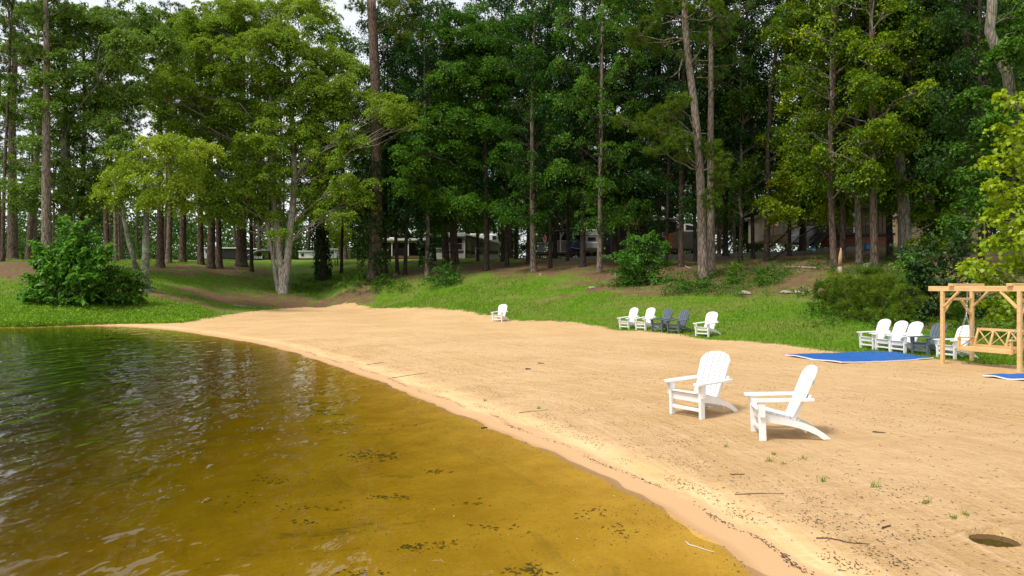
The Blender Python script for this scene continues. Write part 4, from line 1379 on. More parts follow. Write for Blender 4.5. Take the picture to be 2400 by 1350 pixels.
# tulip tree with the crooked trunk on the right
hero_tree('tulip_tree', 'tulip tree with a thick tan furrowed trunk at the top of the right bank',
    [dict(base=(2120, 606), pts=[(2118, 500), (2108, 360), (2122, 250), (2140, 190), (2104, 130), (2085, 60), (2080, 0)], w=30, w1=17, top=24, flare=.2, wob=.02)],
    [(2170, 515, 50, 24), (2220, 540, 44, 24), (2145, 490, 34, 18), (2190, 565, 44, 18), (2240, 500, 40, 24), (2060, 470, 36, 18), (2010, 40, 60, 34), (2080, 30, 60, 40), (2150, 60, 60, 36), (2220, 50, 60, 40), (2040, 100, 50, 34), (2180, 110, 56, 34), (2110, 100, 40, 26), (2250, 110, 50, 36), (2060, 170, 40, 26), (2170, 170, 44, 28), (2240, 180, 50, 34), (2210, 240, 56, 34), (2050, 230, 44, 30), (2150, 260, 44, 28), (2250, 270, 44, 34), (2190, 320, 56, 32), (2080, 300, 36, 26), (2050, 330, 40, 24), (2150, 380, 40, 26), (2200, 400, 50, 28), (2240, 350, 40, 28), (2130, 440, 36, 22), (2200, 460, 44, 24), (2060, 400, 36, 24), (2290, 60, 50, 40), (2300, 130, 44, 36), (2330, 20, 50, 34)],
    LM['tulip'], 'tan', P(2120, 606).y, leaf=.20, per=46, dens=9, seed=46, tint=.5, depth=1.8)
# bright maple left of it
hero_tree('tulip_tree', 'bright yellow-green tree with a slim dark trunk hanging over the grey trailer',
    [dict(base=(1797, 612), pts=[(1798, 480), (1800, 330), (1812, 160), (1830, 30)], w=15, w1=6, top=24),],
    [(1850, 465, 40, 20), (1895, 490, 40, 16), (1945, 490, 36, 16), (1995, 465, 40, 20), (1830, 505, 24, 10), (1985, 505, 24, 12), (1900, 40, 60, 36), (1950, 100, 50, 40), (1880, 110, 50, 34), (1920, 170, 44, 36), (1850, 170, 36, 26), (1880, 240, 36, 36), (1930, 250, 36, 34), (1850, 310, 44, 26), (1800, 330, 30, 18), (1900, 330, 40, 30), (1870, 390, 50, 26), (1930, 400, 50, 32), (1980, 350, 40, 30), (1840, 430, 44, 28), (1900, 450, 52, 28), (1960, 460, 44, 26), (1820, 480, 34, 22), (1930, 500, 30, 16), (1860, 500, 24, 14), (1990, 180, 40, 34), (1990, 270, 36, 30), (1970, 30, 50, 34)],
    LM['tulip'], 'dark', P(1797, 612).y, leaf=.20, per=46, dens=9, seed=47, tint=.62, depth=1.6)
# crooked trunk top right
hero_tree('oak_tree', 'tree with a crooked grey trunk behind the gold-leaved young tree',
    [dict(base=(2420, 640), pts=[(2400, 400), (2376, 235), (2362, 170), (2330, 100), (2325, 20)], w=30, w1=18, top=23, flare=.2)],
    [(2380, 40, 60, 40), (2300, 200, 40, 30), (2390, 120, 44, 40), (2330, 260, 40, 34), (2290, 340, 40, 34), (2420, 60, 50, 40), (2270, 420, 40, 34), (2440, 180, 50, 50), (2300, 480, 40, 30), (2250, 520, 34, 28)],
    LM['mid'], 'tan', P(2420, 640).y, leaf=.2, per=46, dens=10, seed=48, tint=.45, depth=1.5)
# soft green maple far left
hero_tree('maple_tree', 'soft grey-green tree spreading between the bare pine trunks by the far left shore',
    [dict(base=(150, 628), pts=[(148, 500), (146, 330), (150, 150), (160, 0)], w=20, w1=8, top=25)],
    [(40, 380, 40, 24), (110, 440, 44, 20), (230, 470, 44, 20), (280, 390, 44, 24), (180, 490, 40, 16), (20, 440, 26, 18), (30, 120, 44, 30), (90, 110, 44, 30), (150, 100, 50, 30), (20, 260, 30, 26), (130, 230, 44, 28), (260, 240, 44, 30), (290, 330, 50, 30), (250, 420, 40, 26), (310, 230, 44, 30), (400, 110, 44, 34), (100, 480, 44, 18), (190, 440, 44, 22), (60, 40, 60, 30), (120, 30, 60, 30), (200, 50, 60, 34), (290, 40, 70, 36), (300, 100, 60, 34), (240, 130, 56, 32), (180, 160, 56, 30), (270, 190, 54, 30), (120, 190, 50, 28), (60, 210, 44, 26), (200, 230, 56, 30), (100, 260, 50, 26), (160, 300, 56, 28), (230, 290, 50, 28), (80, 330, 40, 24), (180, 350, 54, 26), (120, 400, 54, 26), (70, 440, 44, 22), (210, 390, 44, 24), (350, 60, 50, 34), (330, 150, 40, 28), (150, 460, 46, 22), (40, 470, 34, 20), (240, 60, 60, 40)],
    LM['grey'], 'grey', P(150, 628).y, leaf=.185, per=44, dens=7, seed=49, tint=.5, depth=2.2)

# ------------------------------------------------------------------ trees of the wood, front rows: one trunk each as in the photograph
FRONT = [  # u, v, width px, crown, crown base (m), bark, lean px, height, label
    (6, 612, 9, 'p2', 15, 'pine', 26, 23, 'thin pine leaning inward at the far left edge'),
    (30, 606, 24, 'p1', 13, 'pine', 2, 25, 'stout dark pine at the far left edge, thickest of its cluster'),
    (66, 604, 15, 'p3', 13, 'pine', 50, 25, 'dark pine leaning away from the stout pine at the far left'),
    (110, 640, 24, 'p2', 14, 'pine_grey', -6, 25, 'pale thick pine right behind the large-leaved shore shrub'),
    (194, 628, 14, 'p2', 12, 'pine', 5, 24, 'pine behind the top of the tall leafy shore shrub'),
    (252, 612, 14, 'p1', 13, 'pine', -3, 25, 'pine at the shore shrub\'s right side, far back on the lawn'),
    (272, 606, 10, 'p2', 14, 'pine_grey', 4, 24, 'slim grey pine paired with a darker one left of the two-stemmed tree'),
    (376, 626, 18, 'p1', 12, 'pine', -4, 26, 'dark pine just right of the two-stemmed lichen-grey tree'),
    (395, 616, 14, 'p3', 13, 'pine_grey', 3, 25, 'greyer pine standing close behind the dark pine on the straw mound'),
    (428, 614, 17, 'p1', 12, 'pine', 4, 26, 'straight brown pine at the edge of the sunlit lawn'),
    (471, 606, 15, 'p2', 14, 'pine', 0, 25, 'brown pine far back on the lawn before the distant camper'),
    (494, 628, 19, 'p1', 12, 'pine', 3, 26, 'mid-size pine on the straw left of the flared pine'),
    (515, 607, 14, 'p3', 13, 'pine', -3, 25, 'slim pine between the mid-size pine and the flared pine'),
    (566, 623, 25, 'p1', 12, 'pine', 5, 27, 'pine with a broad flared foot at the end of the straw mound'),
    (590, 607, 9, 'm2', 5.6, 'dark', 0, 22, 'slim dark tree just behind the flared pine'),
    (742, 607, 10, 'p2', 12, 'pine', 2, 24, 'slim pine far back between the maple and the ivy-clad trunk'),
    (932, 643, 9, 'm2', 4.1, 'dark', -4, 22, 'left one of two slim twin trunks before the white porch'),
    (949, 643, 9, 'd2', 4.6, 'dark', 8, 22, 'right one of two slim twin trunks before the white porch'),
    (1046, 618, 17, 'p1', 11, 'pine', -30, 25, 'dark pine leaning left across the green trailer wall'),
    (1066, 606, 19, 'p3', 12, 'pine', -24, 26, 'brown pine leaning left before the white trailer window'),
    (1250, 637, 15, 'm1', 3.6, 'pine_grey', 4, 23, 'pale-footed tree standing right at the top edge of the middle lawn'),
    (1180, 603, 12, 'd1', 4.6, 'dark', 3, 23, 'dark tree beside the back corner of the white annex'),
    (1300, 606, 12, 'd2', 4.6, 'dark', 16, 22, 'leaning dark tree before the railed porch'),
    (1366, 625, 14, 'd1', 3.6, 'dark', 4, 24, 'mossy dark trunk before the blue covered cart'),
    (1405, 638, 13, 'm1', 3.1, 'pine_grey', 8, 24, 'pale slim trunk alone at the lawn\'s top edge left of the round shrub'),
    (1440, 612, 12, 'd1', 3.6, 'dark', 0, 23, 'dark trunk in shade behind the round shrub'),
    (1466, 612, 8, 'm2', 3.6, 'pine_grey', 40, 20, 'thin pale sapling trunk rising through the round shrub'),
    (1596, 625, 14, 'd1', 3.6, 'pine', 4, 24, 'brown trunk before the covered taupe camper'),
    (1667, 640, 19, 'p3', 13, 'pine_grey', -8, 26, 'second pine pressed against the tall leaning pine'),
    (1735, 612, 11, 't1', 3.6, 'dark', 18, 23, 'slim leaning trunk right of the paired pines'),
    (1700, 600, 13, 'd2', 5.6, 'dark', 2, 23, 'dark trunk in the gap right of the paired pines'),
    (1880, 587, 16, 't1', 4.6, 'dark', -4, 23, 'dark trunk before the white covered boat'),
    (1955, 625, 16, 't1', 4.6, 'pine', 0, 23, 'brown trunk left of the broken snag'),
    (1975, 612, 13, 'd1', 6.6, 'pine', 6, 24, 'straight brown trunk just behind the broken snag'),
    (2014, 618, 15, 't1', 4.6, 'pine_grey', -16, 22, 'ivy-ringed pale trunk before the log-sided cabin'),
    (2050, 628, 18, 't1', 5.6, 'pine', -10, 24, 'rough brown trunk right of the ivy-ringed one'),
    (2085, 600, 14, 't1', 4.6, 'dark', 4, 23, 'shaded trunk between the rough one and the tulip tree'),
    (2262, 600, 17, 'd1', 5.6, 'dark', 6, 24, 'dark straight trunk left of the small gabled house'),
    (2200, 590, 14, 'd2', 3.6, 'dark', 0, 23, 'dark trunk behind the black-green thicket'),
]
for (u, v, w_, cr, cb, bk, le, tp, lab) in FRONT:
    wood_tree('pine_tree' if cr[0] == 'p' else 'woodland_tree', u, v, w_, lab, 'trees at the front of the wood', cr, cb, bk, tp, le)

# ------------------------------------------------------------------ trees deeper in the wood
rb = np.random.default_rng(77)
KEEP = [(870, 1180, 70, 112), (1240, 1660, 70, 105), (1780, 2090, 60, 92), (2255, 2310, 60, 100)]   # picture columns and depths taken by the camp
DEEP = {
    'L': ('slender pine in the thin stand behind the left lawn', 'pines behind the left lawn'),
    'C': ('dark tree deep in the wood behind the white trailer and the porches', 'trees deep in the middle wood'),
    'R': ('dark tree deep in the wood behind the cabins on the right', 'trees deep in the right wood'),
}
placed = []
ANCH = [(-20, 80, 'the far left edge'), (150, 60, 'the tall shore shrub'), (343, 60, 'the two-stemmed grey tree'), (490, 118, 'the leftmost distant camper'), (566, 70, 'the flared pine'), (615, 104, 'the low pavilion'), (664, 75, 'the pale maple'), (760, 70, 'the ivy-wrapped trunk'),
        (876, 70, 'the tall straight pine'), (935, 92, 'the white-posted porch'), (1023, 90, 'the green awning wall'), (1068, 90, 'the trailer front'), (1130, 92, 'the beige annex'), (1250, 65, 'the pale-footed tree'), (1320, 84, 'the railed porch'), (1386, 85, 'the white camper end'), (1423, 92, 'the teal shed'), (1480, 82, "the dark cabin's left half"), (1550, 82, "the dark cabin's right half"), (1606, 74, 'the taupe camper'), (1650, 55, 'the paired pines'),
        (1735, 65, 'the slim leaning trunk'), (1797, 60, 'the bright yellow-green tree'), (1850, 78, 'the picket-railed deck'), (1893, 66, 'the tarped boat'), (1969, 60, 'the broken snag'), (2030, 64, 'the log cabin'), (2090, 64, "the log cabin's far end"), (2120, 62, 'the tulip tree'), (2150, 74, 'the tan shed'), (2200, 60, 'the dark thicket'), (2290, 88, 'the gabled house'), (2400, 60, 'the gold-leaved sycamore')]
used_lab = {}
def deep_label(zone, u, Y, crown, w_m):
    an = min(ANCH, key=lambda t: abs(t[0] - u))
    size = 'thin' if w_m < .36 else ('mid-size' if w_m < .46 else 'stout')
    kind = 'pine' if crown[0] == 'p' else ('dark leafy tree' if crown[0] == 'd' else 'green leafy tree')
    rel = 'behind' if Y > an[1] + 1 else 'before'
    side = 'in line with' if abs(u - an[0]) < 10 else ('left of' if u < an[0] else 'right of')
    dep = 'farthest back' if Y > an[1] + 40 else 'far back' if Y > an[1] + 26 else ('well back' if Y > an[1] + 12 else 'close')
    return f'{size} {kind} {dep} {rel} and {side} {an[2]}'.replace('close before and', 'close before,').replace('and in line with', 'and lined up with')
def deep_tree(zone, u, Y, crown, cb, w_m, cs=1.0, tp=24):
    x = aa(u) * Y
    if any((x - a) ** 2 + (Y - b) ** 2 < 4.5 for a, b in placed): return
    placed.append((x, Y))
    b = Vector((x, Y, H(x, Y)))
    lab, grp = DEEP[zone]
    lab = deep_label(zone, u, Y, crown, w_m)
    wood_tree('pine_tree' if crown[0] == 'p' else 'woodland_tree', 0, 0, w_m * FPX / Y, lab, grp, crown, cb, 'pine' if crown[0] == 'p' else 'dark', tp, rb.normal(0, 14), cs, base=b)
for i in range(26):
    u = rb.uniform(-60, 820); Y = rb.uniform(92, 135)
    deep_tree('L', u, Y, rb.choice(['p1', 'p2', 'p3', 'p3']), rb.uniform(11, 15), rb.uniform(.4, .65))
for i in range(40):
    u = rb.uniform(830, 1700); Y = rb.uniform(70, 112)
    if any(a < u < b and c - 4 < Y < d for a, b, c, d in KEEP[:2]) and (Y < 100): 
        Y = rb.uniform(104, 124)
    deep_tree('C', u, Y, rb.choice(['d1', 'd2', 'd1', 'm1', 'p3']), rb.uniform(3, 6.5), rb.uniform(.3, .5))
for i in range(34):
    u = rb.uniform(1680, 2480); Y = rb.uniform(60, 105)
    if any(a < u < b and c - 4 < Y < d for a, b, c, d in KEEP[2:]):
        Y = rb.uniform(94, 112)
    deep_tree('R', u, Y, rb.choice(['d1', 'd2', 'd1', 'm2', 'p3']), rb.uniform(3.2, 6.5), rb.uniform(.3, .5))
# second rank right at the wood's front, to close the dark wall of leaves
for i, (u, v, cr, cb) in enumerate([(985, 622, 'd1', 4.5), (1020, 612, 'd2', 4), (1215, 622, 'd1', 5), (1330, 612, 'd1', 5), (1290, 628, 'd2', 6), (1480, 610, 'd1', 5.5), (1540, 612, 'd1', 5), (1630, 612, 'd2', 6.5), (1765, 606, 'd1', 6), (1850, 600, 'd2', 8), (2170, 600, 'd1', 5), (2300, 620, 'd2', 5), (1120, 612, 'd2', 6), (800, 640, 'm2', 6), (905, 640, 'd2', 6), (1560, 625, 'd2', 7)]):
    z = 'C' if u < 1700 else 'R'
    p = P(u, v)
    deep_tree(z, u, p.y, cr, cb, .32)

# low leafy trees filling the space under the tall crowns, behind the camp
for i in range(30):
    u = rb.uniform(820, 2480); Y = rb.uniform(108, 130) if u < 1700 else rb.uniform(96, 118)
    deep_tree('C' if u < 1700 else 'R', u, Y, rb.choice(['d1', 'd2', 'm1', 'm2']), rb.uniform(.8, 2.5), rb.uniform(.25, .4), 1.25)
for i in range(10):
    u = rb.uniform(60, 820); Y = rb.uniform(105, 130)
    deep_tree('L', u, Y, rb.choice(['p1', 'p3']), rb.uniform(8, 12), rb.uniform(.35, .5), 1.1)
# ------------------------------------------------------------------ far wood that closes the view (one mass)
def far_wood():
    r = np.random.default_rng(5)
    L_ = Leaves()
    for i in range(900):
        a = r.uniform(-1.05, 1.15); Y = r.uniform(135, 190)
        x = a * Y
        left = a < -.60
        gap = .5 + .5 * math.sin(a * 17 + 1) * math.sin(a * 7)
        hmax = (11 if left else 14 + 7 * gap)
        base = 5.5 if not left else 4.5
        z = base + r.uniform(0, 1) ** 1.1 * hmax
        rad = r.uniform(1.6, 3.4)
        for k in range(9):
            c = np.array([x, Y, z]) + r.normal(0, rad * .6, 3)
            L_.spray(r, c, r.uniform(1.0, 1.9), 27,   .66, (0, -1.0, .45), .45 + r.normal(0, .16), flat=.5)
    for i in range(420):
        a = r.uniform(-1.0, -.05); Y = r.uniform(126, 150); x = a * Y
        for k in range(5):
            c = np.array([x, Y, 5.4 + r.uniform(0, 4.2)]) + r.normal(0, .9, 3)
            L_.spray(r, c, r.uniform(.9, 1.7), 26, .55, (0, -1.0, .45), .38 + r.normal(0, .18), flat=.5)
    o = leaves_object('far_wood', L_, r, LM['far'], None)
    tag(o, kind='stuff', label='hazy green far woodland closing the view beyond the camp')
far_wood()
# ------------------------------------------------------------------ ivy-clad trunks, shrubs, saplings
def ivy_on(root, line_px, Y, r, width, n=30, leaf=.17):
    b = Vector(root.location)
    L_ = Leaves()
    for (u, v, w_) in line_px:
        c = np.array(Q(u, v, Y)) - np.array(b)
        R = w_ / FPX * Y
        for k in range(n):
            th = r.uniform(0, 6.28)
            p = c + np.array([math.cos(th) * R, math.sin(th) * R * .9, r.normal(0, .45)])
            L_.spray(r, p, r.uniform(.25, .5), 22, leaf, (math.cos(th), math.sin(th), .5), .45 + r.normal(0, .18), flat=.35)
    leaves_object('ivy', L_, r, LM['ivy'], root, aspect=.8)
rv = np.random.default_rng(91)
t1 = wood_tree('ivy_clad_tree', 760, 655, 17, 'ivy-wrapped trunk between the pale maple and the tall straight pine', 'ivy-covered trees at the lawn edge', 'm2', 6.5, 'dark', 22, -20)
ivy_on(t1, [(748, 505, 15), (750, 540, 16), (752, 570, 17), (754, 600, 18), (758, 630, 17), (762, 650, 17), (746, 470, 16), (744, 430, 18)], t1.location.y, rv, 1)
t2 = [o for o in bpy.data.objects if o.get('label', '').startswith('tall straight pine with a bare')][0]
ivy_on(t2, [(872, 640, 26), (868, 610, 28), (870, 575, 30), (868, 540, 30), (872, 500, 28), (872, 460, 28), (874, 420, 24), (880, 390, 20), (850, 560, 22), (892, 600, 20), (846, 480, 26), (855, 430, 24)], t2.location.y, rv, 1, n=34)
t3 = wood_tree('ivy_clad_tree', 1001, 648, 11, 'thin pale-footed trunk hung with ivy before the white porch', 'ivy-covered trees at the lawn edge', 'd2', 5, 'pine_grey', 21, -6)
ivy_on(t3, [(1000, 605, 14), (999, 580, 18), (998, 550, 20), (996, 520, 18), (996, 490, 18), (995, 460, 18)], t3.location.y, rv, 1, n=24)

def shrub(name, label, base, blobs, leafm, leaf=.14, per=44, dens=14, aspect=.6, seed=1, stems=5, group=None, tint=.5, droop=.35, cat='shrub', spray=(.25, .5), stem_bark='dark', thick=.85, upb=.8, sprigs=4):
    r = np.random.default_rng(seed)
    b = P(*base); Y = b.y
    root = empty(name, b, 0, label, cat, group)
    bl = []
    for e in blobs:
        u, v, ru, rv_ = e[:4]; dy = e[4] if len(e) > 4 else r.normal(0, ru / FPX * Y * .35)
        q = Q(u, v, Y + dy)
        bl.append((q.x - b.x, q.y - b.y, q.z - b.z, ru / FPX * Y, ru / FPX * Y * thick, rv_ / FPX * Y, r.normal(0, .08)))
    L_ = Leaves(); mb = MB()
    for (x, y, z, rx, ry, rz, ti) in bl:
        a = np.array([r.normal(0, .12), r.normal(0, .12), -.08])
        mb.tube(curve_pts(a, (x, y, z + rz * .5), r, 6, .05, .04), [.028, .024, .02, .016, .012, .008], 5, cap=False)
    mb.build('stem', BK[stem_bark], root, smooth=True)
    blob_leaves(L_, r, bl, leaf, per, dens, spray=spray, tint=tint, upb=upb)
    # sprigs that stand out of the mass
    for (x, y, z, rx, ry, rz, ti) in bl:
        for k in range(sprigs):
            dv = unit(r.normal(0, 1, 3) * np.array([1, 1, .8]) + np.array([0, -.1, .5]))
            p0 = np.array([x, y, z]) + dv * np.array([rx, ry, rz]) * .8
            ln = r.uniform(.25, .7) * (.5 + rx)
            for q in range(4):
                L_.spray(r, p0 + dv * ln * q / 3 - np.array([0, 0, .1 * q * q / 9]), .16, 9, leaf, dv * .3 + np.array([0, 0, .8]), tint + ti + r.normal(0, .12), flat=.5)
    # leaves stay above the ground
    for i, c in enumerate(L_.c):
        gz = height(c[:, 0] + b.x, c[:, 1] + b.y) - b.z
        c[:, 2] = np.maximum(c[:, 2], gz + .03 + r.random(len(c)) * .1)
    leaves_object('foliage', L_, r, leafm, root, aspect=aspect)
    return root
def frond_shrub(name, label, base, blobs, leafm, leaf, n, seed, tint):
    r = np.random.default_rng(seed)
    b = P(*base); Y = b.y
    root = empty(name, b, 0, label, 'shrub')
    L_ = Leaves(); mb = MB()
    wts = np.array([e[2] * e[3] for e in blobs], float); wts /= wts.sum()
    for k in range(n):
        u, v, ru, rv_ = blobs[r.choice(len(blobs), p=wts)][:4]
        dd = unit(r.normal(0, 1, 3)) * r.random() ** .4
        q = Q(u + dd[0] * ru, v - dd[2] * rv_, Y + dd[1] * ru / FPX * Y * 1.2 + r.normal(0, .2))
        tip = np.array(q) - np.array(b)
        a0 = np.array([tip[0] * .35 + r.normal(0, .2), tip[1] * .35 + r.normal(0, .2), max(-.05, tip[2] * .25)])
        pts = np.array(curve_pts(a0, tip, r, 8, .22, .02))
        if k % 2 == 0: mb.tube([Vector(p) for p in pts], [.014, .013, .012, .010, .008, .006, .005, .003], 4, cap=False)
        ti = tint + r.normal(0, .14)
        for s in np.linspace(.35, 1.05, 11):
            i = min(6, int(s * 7)); p = pts[i] + (pts[i + 1] - pts[i]) * (s * 7 - i)
            L_.spray(r, p, .15, 4, leaf * r.uniform(.7, 1.1), np.array([r.normal(0, .3), -.35, .9]), ti, flat=.3, droop=.8, jit=.35)
    mb.build('stem', BK['dark'], root, smooth=True)
    for c in L_.c:
        gz = height(c[:, 0] + b.x, c[:, 1] + b.y) - b.z
        c[:, 2] = np.maximum(c[:, 2], gz + .04 + r.random(len(c)) * .1)
    leaves_object('foliage', L_, r, leafm, root, aspect=.42)
    return root
frond_shrub('shore_shrub', 'tall leafy bright green shrub with long drooping leaves on the left shore', (140, 716),
    [(175, 530, 26, 18), (165, 560, 36, 22), (205, 560, 30, 20), (130, 590, 34, 22), (180, 595, 44, 26), (90, 590, 22, 14), (225, 600, 26, 20), (110, 630, 46, 28), (170, 640, 52, 32), (245, 590, 22, 12), (215, 640, 36, 24), (80, 690, 40, 24), (130, 685, 50, 26), (180, 690, 44, 24), (70, 655, 22, 16), (95, 575, 24, 12), (150, 512, 14, 9), (195, 520, 16, 9), (255, 578, 16, 8), (85, 570, 16, 8), (60, 700, 24, 12), (230, 560, 16, 9), (75, 615, 16, 10), (262, 592, 14, 7)],
    LM['shore'], .36, 300, 61, .62)
shrub('shore_shrub', 'dark glossy small-leaved shrub spreading right of the tall leafy one', (270, 712),
    [(265, 640, 34, 22), (240, 665, 40, 24), (300, 655, 36, 22), (320, 675, 28, 16), (275, 680, 48, 22), (215, 690, 34, 18), (240, 612, 20, 16), (300, 700, 36, 14), (325, 645, 14, 12), (250, 700, 40, 14)],
    LM['mid'], leaf=.16, per=56, dens=34, seed=62, tint=.6)
shrub('round_shrub', 'round dense green shrub standing alone on the top edge of the lawn', (1505, 668),
    [(1500, 590, 36, 20), (1475, 610, 30, 20), (1530, 610, 32, 22), (1500, 630, 50, 24), (1480, 650, 36, 16), (1525, 650, 36, 16), (1550, 580, 20, 10), (1478, 570, 12, 12), (1535, 565, 10, 9), (1510, 565, 14, 10), (1460, 640, 20, 16), (1563, 572, 14, 6), (1440, 600, 14, 8), (1520, 552, 9, 7), (1490, 556, 8, 6), (1560, 620, 14, 9), (1450, 660, 16, 8), (1556, 655, 14, 8)],
    LM['shrub'], leaf=.16, per=54, dens=30, seed=63, tint=.38)
shrub('low_shrub', 'low bright shrub in front of the trailer lattice at the lawn edge', (1040, 668),
    [(1040, 640, 28, 16), (1018, 655, 24, 12), (1062, 650, 24, 14), (1042, 660, 30, 9), (1050, 622, 14, 10)], LM['shrub'], leaf=.15, per=40, dens=20, seed=64, tint=.35)
shrub('low_shrub', 'low leafy shrub at the foot of the tall leaning pine', (1640, 684),
    [(1606, 664, 20, 12), (1635, 674, 30, 10), (1662, 664, 16, 12), (1600, 680, 20, 8)], LM['mid'], leaf=.13, per=40, dens=24, seed=65, tint=.5)
shrub('low_shrub', 'small sapling-like shrub on the bare bank right of the paired pines', (1724, 664),
    [(1726, 626, 12, 12), (1722, 645, 18, 12), (1715, 656, 24, 8)], LM['mid'], leaf=.13, per=36, dens=24, seed=66, tint=.55)
shrub('low_shrub', 'small shrub on the bank below the gravel drive', (1785, 668), [(1785, 640, 20, 12), (1800, 655, 26, 10), (1770, 655, 20, 9)], LM['mid'], leaf=.13, per=36, dens=22, seed=67, tint=.4)
shrub('low_shrub', 'dark low shrub at the foot of the ivy-covered pine group', (850, 672), [(835, 660, 26, 10), (870, 664, 28, 9), (905, 655, 18, 12), (800, 668, 24, 8)], LM['mid'], leaf=.14, per=36, dens=20, seed=68, tint=.3)
shrub('dark_thicket', 'dark leafy thicket between the bank saplings and the gold-leaved young tree', (2190, 752),
    [(2150, 590, 30, 22), (2180, 610, 40, 30), (2140, 630, 34, 26), (2215, 640, 44, 34), (2170, 660, 44, 32), (2130, 665, 28, 24), (2230, 690, 44, 32), (2180, 705, 46, 30), (2140, 710, 30, 24), (2210, 735, 46, 22), (2160, 740, 36, 14), (2240, 600, 30, 30), (2245, 560, 26, 26), (2270, 650, 36, 34), (2280, 700, 40, 30), (2300, 740, 40, 20)],
    LM['ivy'], leaf=.17, per=44, dens=17, seed=69, tint=.55, stems=8)
shrub('low_shrub', 'light green leafy branch tips at the top of the dark thicket', (2140, 668), [(2130, 600, 22, 10), (2118, 612, 20, 9), (2145, 612, 22, 10), (2160, 595, 16, 8)], LM['shrub'], leaf=.16, per=34, dens=20, seed=70, tint=.7)
shrub('small_tree', 'low yellow-green tree glowing in the sun beyond the ivy-wrapped trunk', (790, 622), [(795, 535, 30, 14), (780, 555, 30, 12), (812, 550, 26, 14), (800, 570, 28, 10), (770, 540, 18, 12)], LM['yellowgreen'], leaf=.2, per=40, dens=16, seed=71, tint=.7, cat='tree')

def pine_sapling(u, v, hpx, wpx, seed, label):
    r = np.random.default_rng(seed)
    b = P(u, v); Y = b.y
    root = empty('pine_sapling', b, 0, label, 'sapling', 'bushy young pines on the bank')
    Hh = hpx / FPX * Y; W = wpx / 2 / FPX * Y
    mb = MB(); mb.tube([(0, 0, -.1), (r.normal(0, .05), 0, Hh * .5), (r.normal(0, .1), 0, Hh * .97)], [.035, .025, .008], 6)
    mb.build('trunk', BK['pine'], root, smooth=True)
    n = int(95 * (W * Hh) ** .8); tb0 = r.normal(.5, .1)
    C = []; D = []; T = []; tb = MB()
    for k in range(n):
        t = r.random() ** .85
        az = r.uniform(0, 6.28); rr = 1.45 * W * (1 - .5 * t ** 2) * r.random() ** .5 * (1 + .3 * math.sin(az * 3 + seed) + .3 * math.sin(t * 9 + az * 2 + seed))
        p = np.array([math.cos(az) * rr, math.sin(az) * rr, .08 + Hh * t * .92 + .12 * rr])
        if k % 4 == 0: tb.tube([(0, 0, p[2] - .3 * rr), tuple(p)], [.012, .005], 3, cap=False)
        C.append(p); D.append((math.cos(az) * .8, math.sin(az) * .8, 1.0)); T.append(tb0 + r.normal(0, .2))
    V, m = needles_geom(np.array(C), np.array(D), r, 40, .26, .017)
    tint = np.clip(np.repeat(np.array(T), 40) + r.normal(0, .2, m), 0, 1)
    loops = np.arange(m * 3); starts = np.arange(m) * 3
    tl = np.concatenate([np.array(f) for f in tb.f]) + len(V)
    ts = np.cumsum([0] + [len(f) for f in tb.f[:-1]]) + len(loops)
    me = np_mesh('crown', np.vstack([V, np.array(tb.v)]), np.concatenate([loops, tl]), np.concatenate([starts, ts]), None,
                 np.concatenate([tint, np.zeros(len(tb.f))]), np.concatenate([np.zeros(m), np.ones(len(tb.f))]))
    link('crown', me, [LM['needle_l'], BK['pine']], root)
for k, (u, v, h_, w_, lab) in enumerate([
    (1935, 738, 80, 60, 'bushy young pine at the left end of the bank saplings'),
    (1985, 745, 95, 60, 'bushy young pine second from the left among the bank saplings'),
    (2020, 752, 100, 56, 'bushy young pine in the middle of the bank saplings'),
    (2070, 756, 110, 64, 'tallest bushy young pine of the bank saplings'),
    (2118, 762, 92, 60, 'bushy young pine against the dark thicket'),
    (1960, 715, 75, 50, 'bushy young pine uphill behind the left bank saplings'),
    (2040, 720, 90, 60, 'bushy young pine uphill behind the middle bank saplings'),
    (2095, 725, 80, 50, 'bushy young pine uphill behind the tallest sapling'),
    (2250, 770, 56, 44, 'small bushy pine behind the timber swing')]):
    pine_sapling(u, v, h_, w_, 300 + k, lab)

